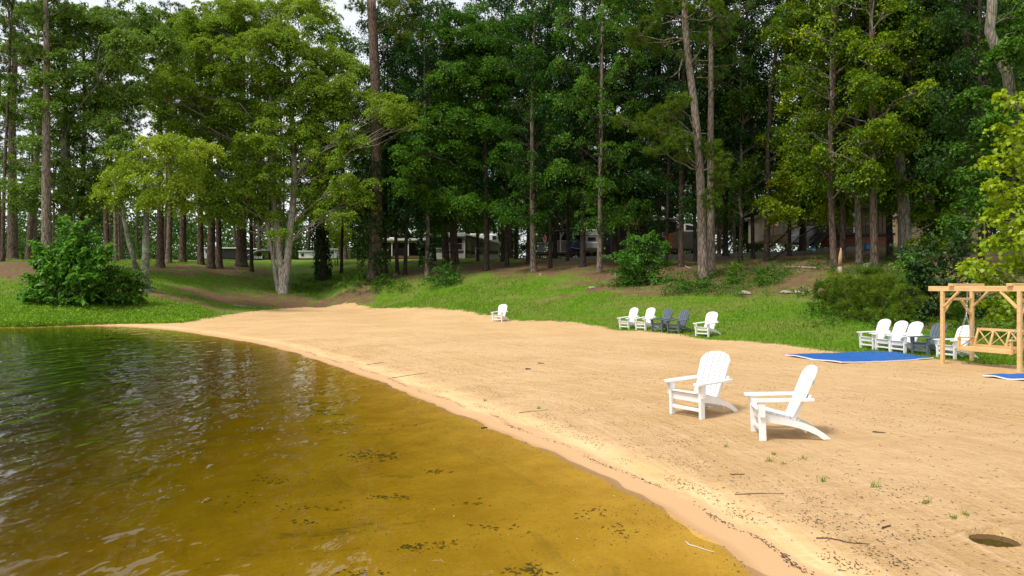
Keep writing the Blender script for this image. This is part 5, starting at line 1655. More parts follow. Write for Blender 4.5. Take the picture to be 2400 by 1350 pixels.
# gold-green sycamore at the right edge, close by
def sycamore():
    r = np.random.default_rng(55)
    Y = 22.5
    bx_, by_ = aa(2455) * Y, Y
    b = Vector((bx_, by_, H(bx_, by_)))
    root = empty('sycamore_tree', b, 0, 'young gold-green sycamore with big lobed leaves at the right edge behind the swing', 'tree')
    mb = MB()
    line = np.array([(0, 0, -.2), (.05, 0, 1.5), (-.05, .05, 3.5), (.1, 0, 6), (.05, 0, 8.8)])
    line = catmull(line, 4)
    trunk_mesh(mb, line, .13, .03, 9, .3)
    mb.build('trunk', BK['pine_grey'], root, smooth=True)
    px = [(2385, 240, 26, 22), (2350, 230, 14, 14), (2395, 300, 36, 30), (2350, 310, 24, 24), (2330, 380, 30, 24), (2385, 370, 40, 36), (2325, 440, 30, 26), (2390, 450, 50, 40), (2340, 500, 36, 30), (2400, 530, 50, 40), (2345, 570, 44, 30), (2290, 615, 34, 18), (2260, 628, 22, 12), (2330, 630, 50, 28), (2400, 620, 50, 34), (2310, 660, 44, 22), (2380, 680, 50, 30), (2430, 350, 60, 50), (2450, 480, 60, 60), (2470, 620, 60, 50), (2520, 420, 70, 80), (2530, 580, 70, 70), (2440, 260, 40, 40), (2350, 720, 50, 26), (2400, 750, 50, 26)]
    bl = []
    for (u, v, ru, rv_) in px:
        q = Q(u, v, Y + r.normal(0, .35))
        bl.append((q.x - b.x, q.y - b.y, q.z - b.z, ru / FPX * Y, max(.35, ru / FPX * Y * .9), rv_ / FPX * Y, r.normal(0, .06)))
    L_ = Leaves(); tb = MB()
    cl = [(*m, i) for i, m in enumerate(bl)]
    limbs(tb, r, bl, cl, line, .05)
    blob_leaves(L_, r, bl, .13, 24, 66, spray=(.18, .34), tint=.5, tint_sd=.12)
    leaves_object('crown', L_, r, LM['sycamore'], root, tb, BK['pine_grey'], lobed=True)
sycamore()

# ------------------------------------------------------------------ ground cover: grass, weeds, undergrowth
def blades(name, pts, hts, wid, mat, label, r, tint, lean=.35):
    n = len(pts)
    az = r.uniform(0, 6.28, n)
    w_ = np.stack([np.cos(az), np.sin(az), np.zeros(n)], 1) * (wid[:, None] if hasattr(wid, '__len__') else wid) * .5
    ln = r.normal(0, lean, (n, 2)) * hts[:, None]
    V = np.empty((n, 3, 3))
    V[:, 0] = pts - w_; V[:, 1] = pts + w_
    V[:, 2] = pts + np.stack([ln[:, 0], ln[:, 1], hts], 1)
    me = np_mesh(name, V.reshape(-1, 3), np.arange(n * 3), np.arange(n) * 3, None, np.clip(tint, 0, 1))
    o = link(name, me, [mat])
    return tag(o, kind='stuff', label=label)
r = np.random.default_rng(17)
n = 260000
a_ = r.uniform(-.72, .74, n); Yy = 17 + 62 * r.random(n) ** 1.3
x_ = a_ * Yy
keep = edge_sd(x_, Yy) + r.normal(0, .25, n) > .05
x_, Yy = x_[keep], Yy[keep]
sv_ = straw_val(x_, Yy) + .8 * (sines(x_, Yy, 33, 8, .1, .8)) * .35
keep = r.random(len(x_)) > np.clip((sv_ - .30) * 3 + .5 * np.clip(sines(x_, Yy, 36, 8, .12, 1.2), 0, 1), 0, .985)
x_, Yy = x_[keep][:170000], Yy[keep][:170000]
pts = np.stack([x_, Yy, height(x_, Yy) - .01], 1)
tint = .46 + .26 * sines(x_, Yy, 34, 8, .06, .9) + r.normal(0, .15, len(x_))
blades('grass', pts, r.uniform(.05, .13, len(x_)) * (1 + .5 * (Yy > 45)), .022 + .0006 * Yy, LM['grass'], 'short mown green grass of the lawn and the bank', r, tint)

# shore weeds on the left
n = 60000
us = r.uniform(-260, 470, n)
xs, ys, hs = [], [], []
a_ = aa(us); Yy = r.uniform(41, 56, n); x_ = a_ * Yy
sd_, _ = shore_sd(x_, Yy); ed_ = edge_sd(x_, Yy)
dens_ = np.clip(1.1 - ed_ / 6.0, 0, 1) * (ed_ > -.25) * (sd_ > .02) * np.clip((1.25 - (us - 60) / 420), .12, 1)
keep = r.random(n) < dens_
x_, Yy, us2, ed2 = x_[keep], Yy[keep], us[keep], ed_[keep]
hh_ = r.uniform(.15, .55, len(x_)) * np.clip(1.25 - (us2 + 0) / 520, .3, 1.1) * np.clip(1.2 - ed2 / 8, .4, 1)
pts = np.stack([x_, Yy, height(x_, Yy) - .02], 1)
blades('shore_weeds', pts, hh_, .045, LM['weed'], 'tall bright green weeds and grass along the left shore', r, .5 + r.normal(0, .2, len(x_)), .25)
L_ = Leaves()
sel = r.random(len(x_)) < .2
for (x, y, z), h_ in zip(pts[sel], hh_[sel]):
    L_.spray(r, np.array([x, y, z + h_ * .7]), .22, 16, .10, (0, -.2, 1), .55 + r.normal(0, .15), flat=.6)
o = leaves_object('shore_herbs', L_, r, LM['weed'], None)
tag(o, kind='stuff', label='small-leaved herbs among the weeds of the left shore')

# undergrowth on the banks
L_ = Leaves()
def cover(u0, u1, v0, v1, n, size, hmax, tint):
    for k in range(n):
        p = P(r.uniform(u0, u1), r.uniform(v0, v1))
        if sines(p.x, p.y, 35, 6, .08, .6) < -.25: continue
        s = r.uniform(.5, 1.2)
        for j in range(r.integers(1, 4)):
            L_.spray(r, np.array([p.x + r.normal(0, .2), p.y + r.normal(0, .2), p.z + hmax * s * r.uniform(.15, 1)]), .3 * s + .12, 18, size, (0, -.4, 1), tint + r.normal(0, .16), flat=.55)
cover(1560, 1900, 640, 696, 400, .11, .45, .35)
cover(1880, 2180, 640, 700, 380, .11, .55, .35)
cover(1700, 2150, 605, 650, 240, .11, .4, .25)
cover(690, 960, 655, 690, 190, .11, .4, .15)
cover(960, 1110, 645, 672, 60, .11, .4, .2)
cover(1900, 2330, 690, 775, 240, .11, .45, .35)
cover(1410, 1580, 655, 680, 50, .10, .3, .3)
cover(2230, 2400, 720, 800, 130, .12, .5, .4)
cover(360, 460, 715, 748, 70, .09, .22, .75)
o = leaves_object('undergrowth', L_, r, LM['mid'], None)
tag(o, kind='stuff', label='low green undergrowth on the banks below the trees')
# ------------------------------------------------------------------ the camp among the trees
M['rv_white'] = surf_mat('painted_white_siding', (.62, .62, .60), (.72, .72, .70), rough=.45, scale=3, bump=.04)
M['rv_beige'] = surf_mat('beige_siding', (.40, .36, .29), (.48, .43, .35), rough=.5, scale=3, bump=.05)
M['stripe'] = surf_mat('brown_stripe_paint', (.10, .055, .04), (.14, .08, .055), rough=.45, scale=6, bump=.03)
M['green'] = surf_mat('dark_green_awning_cloth', (.012, .075, .05), (.02, .10, .065), rough=.8, scale=6, bump=.1)
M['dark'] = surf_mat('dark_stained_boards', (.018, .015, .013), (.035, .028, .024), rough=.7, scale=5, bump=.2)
M['brown'] = surf_mat('brown_cabin_boards', (.10, .066, .040), (.15, .10, .062), rough=.75, scale=5, bump=.2)
M['log'] = surf_mat('red_brown_logs', (.15, .050, .024), (.23, .085, .040), rough=.65, scale=5, bump=.2)
M['cedar'] = surf_mat('orange_boards', (.42, .17, .06), (.52, .24, .09), rough=.6, scale=6, bump=.1)
M['taupe'] = surf_mat('taupe_vehicle_cover', (.20, .17, .155), (.27, .235, .21), rough=.8, scale=4, bump=.25)
M['orange'] = surf_mat('orange_red_paint', (.48, .10, .04), (.55, .14, .06), rough=.5, scale=5, bump=.03)
M['navy'] = surf_mat('navy_vehicle_cover', (.012, .016, .06), (.02, .028, .09), rough=.7, scale=5, bump=.3)
M['tarp'] = surf_mat('pale_grey_tarp', (.42, .44, .45), (.55, .57, .58), rough=.6, scale=3, bump=.3)
M['glass'] = surf_mat('dark_window_glass', (.02, .024, .028), (.035, .04, .045), rough=.08, scale=2, bump=0, spec=.6)
M['roofing'] = surf_mat('weathered_metal_roof', (.18, .17, .16), (.26, .25, .24), rough=.5, scale=4, bump=.1)
M['white_roof'] = surf_mat('white_metal_roof', (.66, .67, .68), (.76, .77, .78), rough=.4, scale=4, bump=.05)
M['teal'] = surf_mat('teal_paint', (.03, .22, .24), (.045, .28, .30), rough=.5, scale=4, bump=.03)
M['lap'] = surf_mat('tan_lap_siding', (.46, .35, .21), (.56, .43, .27), rough=.6, scale=4, bump=.1)
M['red'] = surf_mat('flag_red_cloth', (.50, .02, .03), (.58, .03, .04), rough=.8, scale=8, bump=.1)
M['flagwhite'] = surf_mat('flag_white_cloth', (.66, .64, .62), (.74, .72, .70), rough=.8, scale=8, bump=.1)
M['flagblue'] = surf_mat('flag_blue_cloth', (.012, .02, .10), (.018, .03, .14), rough=.8, scale=8, bump=.1)
M['plastic_blue'] = surf_mat('blue_plastic', (.05, .22, .50), (.08, .28, .56), rough=.4, scale=6, bump=.03)
M['rubber'] = surf_mat('black_rubber', (.015, .015, .015), (.025, .025, .025), rough=.8, scale=8, bump=.1)
M['stone'] = surf_mat('pale_stone', (.24, .20, .15), (.36, .31, .24), rough=.85, scale=6, bump=.4)
M['deadwood'] = surf_mat('bleached_dead_wood', (.26, .20, .145), (.42, .35, .27), rough=.85, scale=4, bump=.3, stretch=(6, 1, 1))
M['rawwood'] = surf_mat('raw_split_wood', (.40, .20, .10), (.52, .30, .17), rough=.8, scale=6, bump=.3)

class Site:
    """a thing of the camp standing at distance Y; pieces are given by the picture columns and rows they span and by real depth"""
    def __init__(s, name, u, Y, label, cat, group=None, yaw=0.0):
        x = aa(u) * Y
        s.o = Vector((x, Y, H(x, Y))); s.Y = Y
        s.root = empty(name, s.o, yaw, label, cat, group)
    def X(s, u): return aa(u) * s.Y - s.o.x
    def Z(s, v): return zz(v, s.Y) - s.o.z
    def bx(s, name, u0, u1, v0, v1, y0, dep, mat, parent=None, bev=.01):
        x0, x1 = s.X(u0), s.X(u1); z1, z0 = s.Z(v0), s.Z(v1)
        return MB().box(((x0 + x1) / 2, y0 + dep / 2, (z0 + z1) / 2), (abs(x1 - x0), dep, abs(z1 - z0)), bev=bev).build(name, mat, parent or s.root)
    def window(s, u0, u1, v0, v1, y0, frame=None, parent=None):
        f = MB(); x0, x1 = s.X(u0), s.X(u1); z1, z0 = s.Z(v0), s.Z(v1); w_ = .06
        cx_, cz = (x0 + x1) / 2, (z0 + z1) / 2
        f.box((cx_, y0 - .03, z1 - w_ / 2), (x1 - x0, .07, w_)); f.box((cx_, y0 - .03, z0 + w_ / 2), (x1 - x0, .07, w_))
        f.box((x0 + w_ / 2, y0 - .03, cz), (w_, .068, z1 - z0 - 2 * w_ - .004)); f.box((x1 - w_ / 2, y0 - .03, cz), (w_, .068, z1 - z0 - 2 * w_ - .004))
        f.box((cx_, y0 - .03, cz), (x1 - x0 - 2 * w_ - .004, .06, .04))
        fr_ = f.build('window', frame or M['rv_white'], parent or s.root)
        g = MB().box((cx_, y0 - .012, cz), (x1 - x0 - .08, .02, z1 - z0 - .08)).build('pane', M['glass'], fr_)
        return fr_
    def lattice(s, u0, u1, v0, v1, y0, mat, pitch=.28, name='lattice_panel', diag=True):
        x0, x1 = s.X(u0), s.X(u1); z1, z0 = s.Z(v0), s.Z(v1); m = MB()
        hh = z1 - z0; ww = x1 - x0
        m.box(((x0 + x1) / 2, y0, z1 - .03), (ww, .05, .06)); m.box(((x0 + x1) / 2, y0, z0 + .03), (ww, .05, .06))
        m.box((x0 + .03, y0, (z0 + z1) / 2), (.06, .048, hh - .13)); m.box((x1 - .03, y0, (z0 + z1) / 2), (.06, .048, hh - .13))
        t = -hh
        while t < ww:
            for sg in (1, -1):
                a0, a1 = max(0, t), min(ww, t + hh)
                if a1 - a0 > .05:
                    if sg == 1: A = (x0 + a0, y0 + .012, z0 + (a0 - t)); B = (x0 + a1, y0 + .012, z0 + (a1 - t))
                    else: A = (x0 + a0, y0 - .012, z1 - (a0 - t)); B = (x0 + a1, y0 - .012, z1 - (a1 - t))
                    m.bar(A, B, .02, .045, (0, 1, 0))
            t += pitch
        o = m.build(name, mat, s.root)
        return o
    def railing(s, u0, u1, v0, v1, y0, mat, n, name='railing'):
        x0, x1 = s.X(u0), s.X(u1); z1, z0 = s.Z(v0), s.Z(v1); m = MB()
        m.box(((x0 + x1) / 2, y0, z1 - .035), (x1 - x0, .09, .07)); m.box(((x0 + x1) / 2, y0, z0 + .03), (x1 - x0, .05, .06))
        for k in range(n):
            m.box((x0 + (x1 - x0) * (k + .5) / n, y0, (z0 + z1) / 2), (.045, .04, z1 - z0 - .14))
        return m.build(name, mat, s.root)

# --- white park trailer with the green awning wall, lattice and beige annex
S = Site('park_trailer', 1065, 90, 'white park trailer with green awning wall, lattice skirt and beige striped annex', 'trailer')
S.bx('wall', 1044, 1090, 556, 606, 0, 9, M['rv_white'])
S.bx('roof', 996, 1092, 546, 555, -.35, 9.6, M['rv_white'], bev=.04)
S.bx('awning_wall', 1003, 1043.5, 556, 582, .25, .12, M['green'])
S.bx('skirt', 1006, 1043.5, 593, 607, .1, .2, M['rv_white'])
S.lattice(1008, 1043, 581, 593.5, .12, M['rv_white'])
S.bx('stripe', 1044, 1090, 588, 593, -.035, .03, M['stripe'])
S.window(1050, 1060, 556.5, 586, 0); S.window(1071, 1084, 556.5, 586, 0)
S.bx('corner_trim', 1087, 1090.5, 555.5, 606, -.06, .06, M['rv_white'])
ann = S.bx('annex', 1091, 1168, 560, 606, 1.6, 6, M['rv_beige'])
S.bx('annex_bay', 1093, 1103, 556, 606, .9, .66, M['rv_beige'])
S.bx('annex_bay', 1112, 1121, 560, 606, 1.0, .57, M['rv_beige'])
S.bx('annex_stripe', 1091.2, 1168, 586, 594, 1.565, .03, M['stripe'])
S.bx('annex_stripe', 1093, 1103, 586, 594, .865, .03, M['stripe'])
S.bx('annex_skirt', 1104, 1168, 596, 606.5, 1.55, .045, M['rv_white'])
S.window(1125, 1132, 566, 577, 1.6, M['dark'])
zl, zr = S.Z(549), S.Z(570)
MB().prism([(S.X(1089), zl), (S.X(1172), zr), (S.X(1172), zr + .14), (S.X(1089), zl + .14)], 1, .3, 8).build('awning_roof', M['white_roof'], S.root)
S2 = Site('travel_trailer', 1150, 100, 'white camper roof and dark window showing above the annex awning', 'trailer')
S2.bx('body', 1124, 1166, 548, 600, 0, 7, M['rv_white'], bev=.12)
S2.bx('roof_unit', 1100, 1116, 546, 551, 1, 1.5, M['rv_white'], bev=.05)
S2.window(1154, 1163, 553, 565, 0, M['dark'])
# --- porch to the left of it
S = Site('covered_porch', 935, 92, 'covered porch with thin white posts, white fascia and a dark back wall', 'porch')
S.bx('roof', 886, 1002, 559, 564, -.4, 4, M['white_roof'])
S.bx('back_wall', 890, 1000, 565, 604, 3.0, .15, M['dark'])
for u in (919, 957.5, 890, 1000): S.bx('post', u - 1.2, u + 1.2, 564.3, 602, -.2, .13, M['rv_white'])
S.bx('deck', 888, 1001, 600, 606, -.4, 3.3, M['brown'])
S.railing(920, 957, 583, 600, -.15, M['dark'], 12)
S.window(972, 983, 570, 582, 3.0)
S.bx('chimney_cap', 909, 923, 555, 559, 1, .8, M['rv_white'], bev=.1)
for k, u in enumerate((889, 903)):
    T = Site('leaning_board', u + 3, 91.0, ['pale board leaning at the left end of the white-posted porch', 'orange board leaning beside the first white porch post'][k], 'board')
    MB().bar((T.X(u), 0, T.Z(598)), (T.X(u + 8), .3, T.Z(581)), .12, .18).build('board', M['cedar'] if k else M['deadwood'], T.root)
# --- railed porch with the blue covered cart and white camper
S = Site('railed_porch', 1320, 84, 'open porch with a low dark roof, grey posts and white lattice railing', 'porch')
MB().prism([(S.X(1300), S.Z(543)), (S.X(1374), S.Z(534)), (S.X(1374), S.Z(532)), (S.X(1300), S.Z(541))], 1, -.5, 4).build('roof', M['roofing'], S.root)
for u in (1313.5, 1343, 1371): S.bx('post', u - 1.6, u + 1.6, 545, 592, -.2, .16, M['rv_white'])
MB().bar((S.X(1315), -.1, S.Z(556)), (S.X(1322), -.1, S.Z(543)), .1, .1).build('brace', M['rv_white'], S.root)
S.lattice(1306, 1332, 564, 590, -.1, M['rv_white'], .22, 'railing')
S.railing(1258, 1296, 568, 592, .2, M['rv_white'], 14)
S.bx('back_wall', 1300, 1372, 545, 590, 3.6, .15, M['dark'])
S.bx('deck', 1256, 1374, 590.5, 596, -.1, 3.6, M['brown'])
T = Site('covered_cart', 1346, 81, 'cart under a navy blue cover parked before the railed porch', 'cart')
mb = MB()
sec = [(1331, 590), (1332, 572), (1335, 562), (1342, 559.5), (1356, 560), (1361, 566), (1362, 590)]
mb.prism([(T.X(u), T.Z(v)) for u, v in sec], 1, 0, 1.7)
mb.build('cover', M['navy'], T.root)
MB().bar((T.X(1338), -.06, T.Z(580)), (T.X(1361), -.06, T.Z(584)), .04, .22, (0, 1, 0)).build('cover_band', M['rv_beige'], T.root)
for u in (1337, 1357): MB().tube([(T.X(u), .15, .25), (T.X(u), .35, .25)], .26, 12).build('wheel', M['rubber'], T.root)
T = Site('travel_trailer', 1386, 85, 'white camper end standing between dark trunks right of the navy cart', 'trailer')
T.bx('body', 1372, 1402, 537, 588, 0, 6, M['rv_white'], bev=.15)
T.bx('stripe', 1374, 1400, 552, 553.5, -.02, .02, M['dark'])
T.bx('bumper', 1374, 1402, 568, 583, -.35, .35, M['rv_white'], bev=.08)
T.window(1378, 1396, 556, 565, 0, M['dark'])
for u in (1378, 1397): MB().tube([(T.X(u), .3, .32), (T.X(u), .55, .32)], .33, 12).build('wheel', M['rubber'], T.root)
# --- dark cabin in the middle with a stair
S = Site('dark_cabin', 1515, 82, 'long dark cabin in deep shade behind the round shrub', 'cabin')
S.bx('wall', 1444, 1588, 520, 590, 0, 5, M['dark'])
MB().prism([(S.X(1438), S.Z(521)), (S.X(1592), S.Z(515)), (S.X(1592), S.Z(511)), (S.X(1438), S.Z(517))], 1, -.6, 6).build('roof', M['roofing'], S.root)
for u in (1450, 1496, 1540, 1584): S.bx('post', u - 1.5, u + 1.5, 520, 592, -.5, .14, M['dark'])
MB().bar((S.X(1416), -.4, S.Z(575)), (S.X(1444), -.4, S.Z(556)), .1, .3, (0, 1, 0)).build('stair', M['dark'], S.root)
S.window(1552, 1560, 545, 556, 0, M['rv_beige']); S.window(1523, 1533, 544, 556, 0, M['dark'])
T = Site('tool_shed', 1423, 92, 'dark shed with a small teal panel under its roof, left of the dark cabin', 'shed')
T.bx('wall', 1416, 1431, 533, 596, 0, 3, M['dark'])
T.bx('teal_panel', 1417, 1430, 534, 542, -.05, .048, M['teal'])
MB().prism([(T.X(1414), T.Z(532.8)), (T.X(1433), T.Z(532.8)), (T.X(1423.5), T.Z(526))], 1, -.2, 3.2).build('roof', M['roofing'], T.root)
T.bx('door', 1420, 1427, 548, 595, -.05, .05, M['dark'])
# --- covered camper
S = Site('covered_camper', 1606, 74, 'camper under a ribbed taupe cover with an orange-red edge', 'camper')
sec = [(1578, 582), (1577, 560), (1579, 546), (1586, 543), (1622, 543), (1630, 547), (1637, 582)]
MB().prism([(S.X(u), S.Z(v)) for u, v in sec], 1, 0, 3).build('cover', M['taupe'], S.root)
for k in range(11):
    u = 1583 + k * 4.8
    MB().bar((S.X(u), -.015, S.Z(580)), (S.X(u - 1.5), -.015, S.Z(546)), .03, .05, (0, 1, 0)).build('rib', M['taupe'], S.root)
S.bx('edge_panel', 1574, 1577.4, 546, 582, .05, 2.8, M['orange'])
for u in (1588, 1628): MB().tube([(S.X(u), .2, .2), (S.X(u), .45, .2)], .3, 12).build('wheel', M['rubber'], S.root)
T = Site('motor_boat', 1612, 80, 'white boat bow and slanted windscreen showing above the taupe cover', 'boat')
hz = T.Z(542)
MB().prism([(T.X(1604), hz), (T.X(1634), hz), (T.X(1630), T.Z(530)), (T.X(1620), T.Z(525)), (T.X(1606), T.Z(524))], 1, 0, 2.2).build('hull', M['rv_white'], T.root)
MB().prism([(T.X(1607), T.Z(539)), (T.X(1629), T.Z(539)), (T.X(1625), T.Z(530)), (T.X(1608), T.Z(527))], 1, -.03, -.004).build('windscreen', M['glass'], T.root)
for u in (1608, 1626): T.bx('trailer_post', u - 1, u + 1, 542.3, 590, .5, .15, M['dark'])
# --- long beige home on the right
S = Site('mobile_home', 1860, 78, 'long beige mobile home with a flat dark eave and a picket-railed deck', 'house')
S.bx('wall', 1800, 1936, 505, 562, 1.5, 5, M['rv_beige'])
S.bx('eave', 1794, 1940, 498, 504.7, .6, 6.4, M['roofing'])
S.bx('gutter', 1880, 1936, 496, 498, .5, .2, M['plastic_blue'])
S.railing(1800, 1872, 531, 548, .2, M['brown'], 26)
S.bx('deck', 1798, 1874, 548.4, 552, .1, 1.3, M['brown'])
for u in (1802, 1814, 1838, 1870): S.bx('post', u - 1.2, u + 1.2, 505, 580, .15, .12, M['brown'])
S.window(1852, 1866, 510, 528, 1.5); S.window(1886, 1896, 512, 530, 1.5)
S.bx('door', 1931, 1936, 503, 530, 1.44, .05, M['rv_white'])
T = Site('covered_boat', 1893, 66, 'boat on a trailer under a pale grey tarp beside the dark stair', 'boat')
MB().prism([(T.X(u), T.Z(v)) for u, v in [(1862, 567), (1868, 552), (1878, 545), (1884, 532), (1918, 530), (1924, 533), (1924, 570), (1890, 572)]], 1, 0, 2).build('tarp', M['tarp'], T.root)
MB().bar((T.X(1883), -.03, T.Z(532.5)), (T.X(1924), -.03, T.Z(530)), .08, .1).build('rim', M['rv_white'], T.root)
for u in (1882, 1910): MB().tube([(T.X(u), .1, .28), (T.X(u), .32, .28)], .28, 12).build('wheel', M['rubber'], T.root)
MB().bar((T.X(1864), .5, T.Z(570)), (T.X(1876), .7, T.Z(560)), .1, .1).build('trailer_tongue', M['dark'], T.root)
# --- brown cabin on logs with the dark stair
S = Site('log_cabin', 2010, 64, 'brown board cabin with a dark deck and red-brown log base', 'cabin')
S.bx('wall', 1937, 2098, 486, 545, 1.6, 5, M['brown'])
S.bx('eave', 1930, 2104, 474, 485.6, .8, 6.6, M['dark'])
for k in range(16): S.bx('batten', 1940 + k * 10, 1941.2 + k * 10, 487, 544, 1.56, .035, M['brown'])
S.bx('deck', 1928, 2100, 545.3, 551, .1, 1.6, M['dark'])
for k in range(6):
    z = S.Z(576.5 - k * 4.6)
    MB().tube([(S.X(1929), .45, z), (S.X(2100), .45, z)], .088, 8).build('log', M['log'], S.root, smooth=True)
S.bx('door', 2018, 2024, 496, 545, 1.54, .055, M['rv_white'])
S.bx('rail', 1926, 2060, 529, 531.5, .12, .1, M['dark'])
for k in range(22): S.bx('baluster', 1928 + k * 6, 1929.3 + k * 6, 531.7, 545, .14, .06, M['dark'])
for sy in (-.9, .0):
    MB().bar((S.X(1899), sy, S.Z(578)), (S.X(1928), sy, S.Z(549)), .06, .28).build('stair_stringer', M['dark'], S.root)
    MB().bar((S.X(1899), sy, S.Z(562)), (S.X(1928), sy, S.Z(531)), .06, .1).build('stair_rail', M['dark'], S.root)
for k in range(7):
    t = (k + .5) / 7
    MB().box((S.X(1899) + (S.X(1928) - S.X(1899)) * t, -.45, S.Z(578) + (S.Z(549) - S.Z(578)) * t), (.26, .83, .05)).build('stair_tread', M['dark'], S.root)
    MB().box((S.X(1899) + (S.X(1928) - S.X(1899)) * t, -.9, S.Z(571) + (S.Z(542) - S.Z(571)) * t), (.05, .05, .45)).build('stair_baluster', M['dark'], S.root)
S.window(2062, 2078, 505, 525, 1.6, M['brown'])
def bucket(u, v, Y, label, mat, r0, h):
    T = Site('bucket', u, Y, label, 'bucket')
    T.root.location.z = H(T.o.x, T.o.y)
    mb = MB(); mb.tube([(0, 0, 0), (0, 0, h * .9), (0, 0, h)], [r0 * .85, r0, r0 * 1.06], 14)
    mb.build('body', mat, T.root)
    MB().tube([(-r0, 0, h * .8), (-r0 * .8, -.02, h * 1.15), (0, -.03, h * 1.3), (r0 * .8, -.02, h * 1.15), (r0, 0, h * .8)], .012, 5).build('handle', M['chain'], T.root)
    MB().tube([(0, 0, h * .35), (0, 0, h * .65)], [r0 * .955, r0 * .985], 14).build('label_band', M['flagwhite'], T.root)
bucket(1905, 575, 61, 'blue bucket with a white band at the foot of the dark stair', M['plastic_blue'], .2, .42)
T = Site('storage_tub', 2037, 60.5, 'blue plastic tub behind the trunks before the log base', 'tub')
MB().box((0, 0, .25), (.75, .5, .5), bev=.08).build('tub', M['plastic_blue'], T.root); MB().box((0, 0, .53), (.8, .55, .05), bev=.02).build('lid', M['teal'], T.root)
# --- gabled house at far right, lap siding
S = Site('gabled_house', 2290, 88, 'small tan lap-sided house with a gable and white-framed window', 'house')
def gable(S, u0, u1, ve, vp, vb, mat, roof, dep):
    xm = (S.X(u0) + S.X(u1)) / 2
    MB().prism([(S.X(u0), S.Z(vb)), (S.X(u1), S.Z(vb)), (S.X(u1), S.Z(ve)), (xm, S.Z(vp)), (S.X(u0), S.Z(ve))], 1, 0, dep).build('wall', mat, S.root)
    for sg, ue in ((-1, u0), (1, u1)):
        xe = S.X(ue)
        a = Vector((xe + sg * .3, dep / 2, S.Z(ve) - .08)); b = Vector((xm, dep / 2, S.Z(vp) + .10))
        MB().bar(a, b, dep + .8, .12, (0, 0, 1)).build('roof_slope', roof, S.root)
gable(S, 2268, 2320, 512, 496, 600, M['lap'], M['roofing'], 7)
for k in range(12): S.bx('lap_board', 2268.3, 2319.7, 513 + k * 4, 515 + k * 4, -.03, .03, M['lap'])
S.window(2284, 2296, 518, 536, -.03)
S = Site('storage_shed', 2150, 74, 'tan lap-sided shed corner high among the right-hand trunks', 'shed')
S.bx('wall', 2138, 2164, 500, 575, 0, 4, M['lap'])
for k in range(12): S.bx('lap_board', 2137.8, 2164.2, 502 + k * 5, 504.2 + k * 5, -.03, .03, M['lap'])
MB().prism([(S.X(2134), S.Z(500)), (S.X(2168), S.Z(500)), (S.X(2151), S.Z(488))], 1, -.3, 4.3).build('roof', M['roofing'], S.root)
# --- left background: low pavilion and campers beyond the lawn
S = Site('low_pavilion', 615, 104, 'low dark pavilion with a white pitched edge beyond the left lawn', 'pavilion')
MB().prism([(S.X(588), S.Z(600)), (S.X(610), S.Z(589)), (S.X(648), S.Z(588)), (S.X(648), S.Z(585)), (S.X(609), S.Z(586.5)), (S.X(587), S.Z(597.5))], 1, -1, 4).build('roof', M['roofing'], S.root)
MB().bar((S.X(587), -1.06, S.Z(599)), (S.X(610), -1.06, S.Z(588)), .06, .25, (0, 1, 0)).build('fascia', M['rv_white'], S.root)
for k, u in enumerate((592, 597, 602, 607, 612, 617)): S.bx('panel', u - 1.6, u + 1.6, 601, 607, -.8, .1, M['rv_white'])
S.bx('back_wall', 612, 646, 590, 607, 3, .2, M['log'])
for u in (590, 620, 646): S.bx('post', u - 1, u + 1, 600 if u < 600 else 590, 608, -.9, .15, M['brown'])
for k, (u0, u1, v0, v1, lab) in enumerate([(478, 500, 580, 607, 'white-topped camper beyond the left lawn, the leftmost of three'), (518, 556, 580, 607, 'long dark camper with a white roof beyond the left lawn'), (576, 606, 582, 606, 'blue-grey camper peeping out behind the low pavilion')]):
    T = Site('distant_camper', (u0 + u1) / 2, 118, lab, 'camper', 'campers beyond the left lawn')
    T.bx('body', u0, u1, v0 + 3.3, v1, 0, 3, [M['tarp'], M['dark'], M['navy']][k], bev=.1)
    T.bx('roof', u0 - 1, u1 + 1, v0, v0 + 3, -.2, 3.4, M['white_roof'], bev=.05)
    T.window(u0 + 4, u0 + 9, v0 + 6, v0 + 12, 0, M['dark'])
for (u0, u1, v0, v1, lab) in [(700, 735, 588, 606, 'white camper end glimpsed beside the ivy-wrapped trunk'), (770, 812, 583, 606, 'pale camper in shade behind the low sunlit tree')]:
    T = Site('distant_camper', (u0 + u1) / 2, 112, lab, 'camper', 'campers behind the ivy-clad trees')
    T.bx('body', u0, u1, v0 + 2.4, v1, 0, 3, M['rv_white'] if u0 == 700 else M['tarp'], bev=.1)
    T.bx('roof', u0 - 1, u1 + 1, v0, v0 + 2, -.2, 3.4, M['white_roof'], bev=.04)
    T.window(u0 + 6, u0 + 12, v0 + 6, v0 + 12, 0, M['dark'])

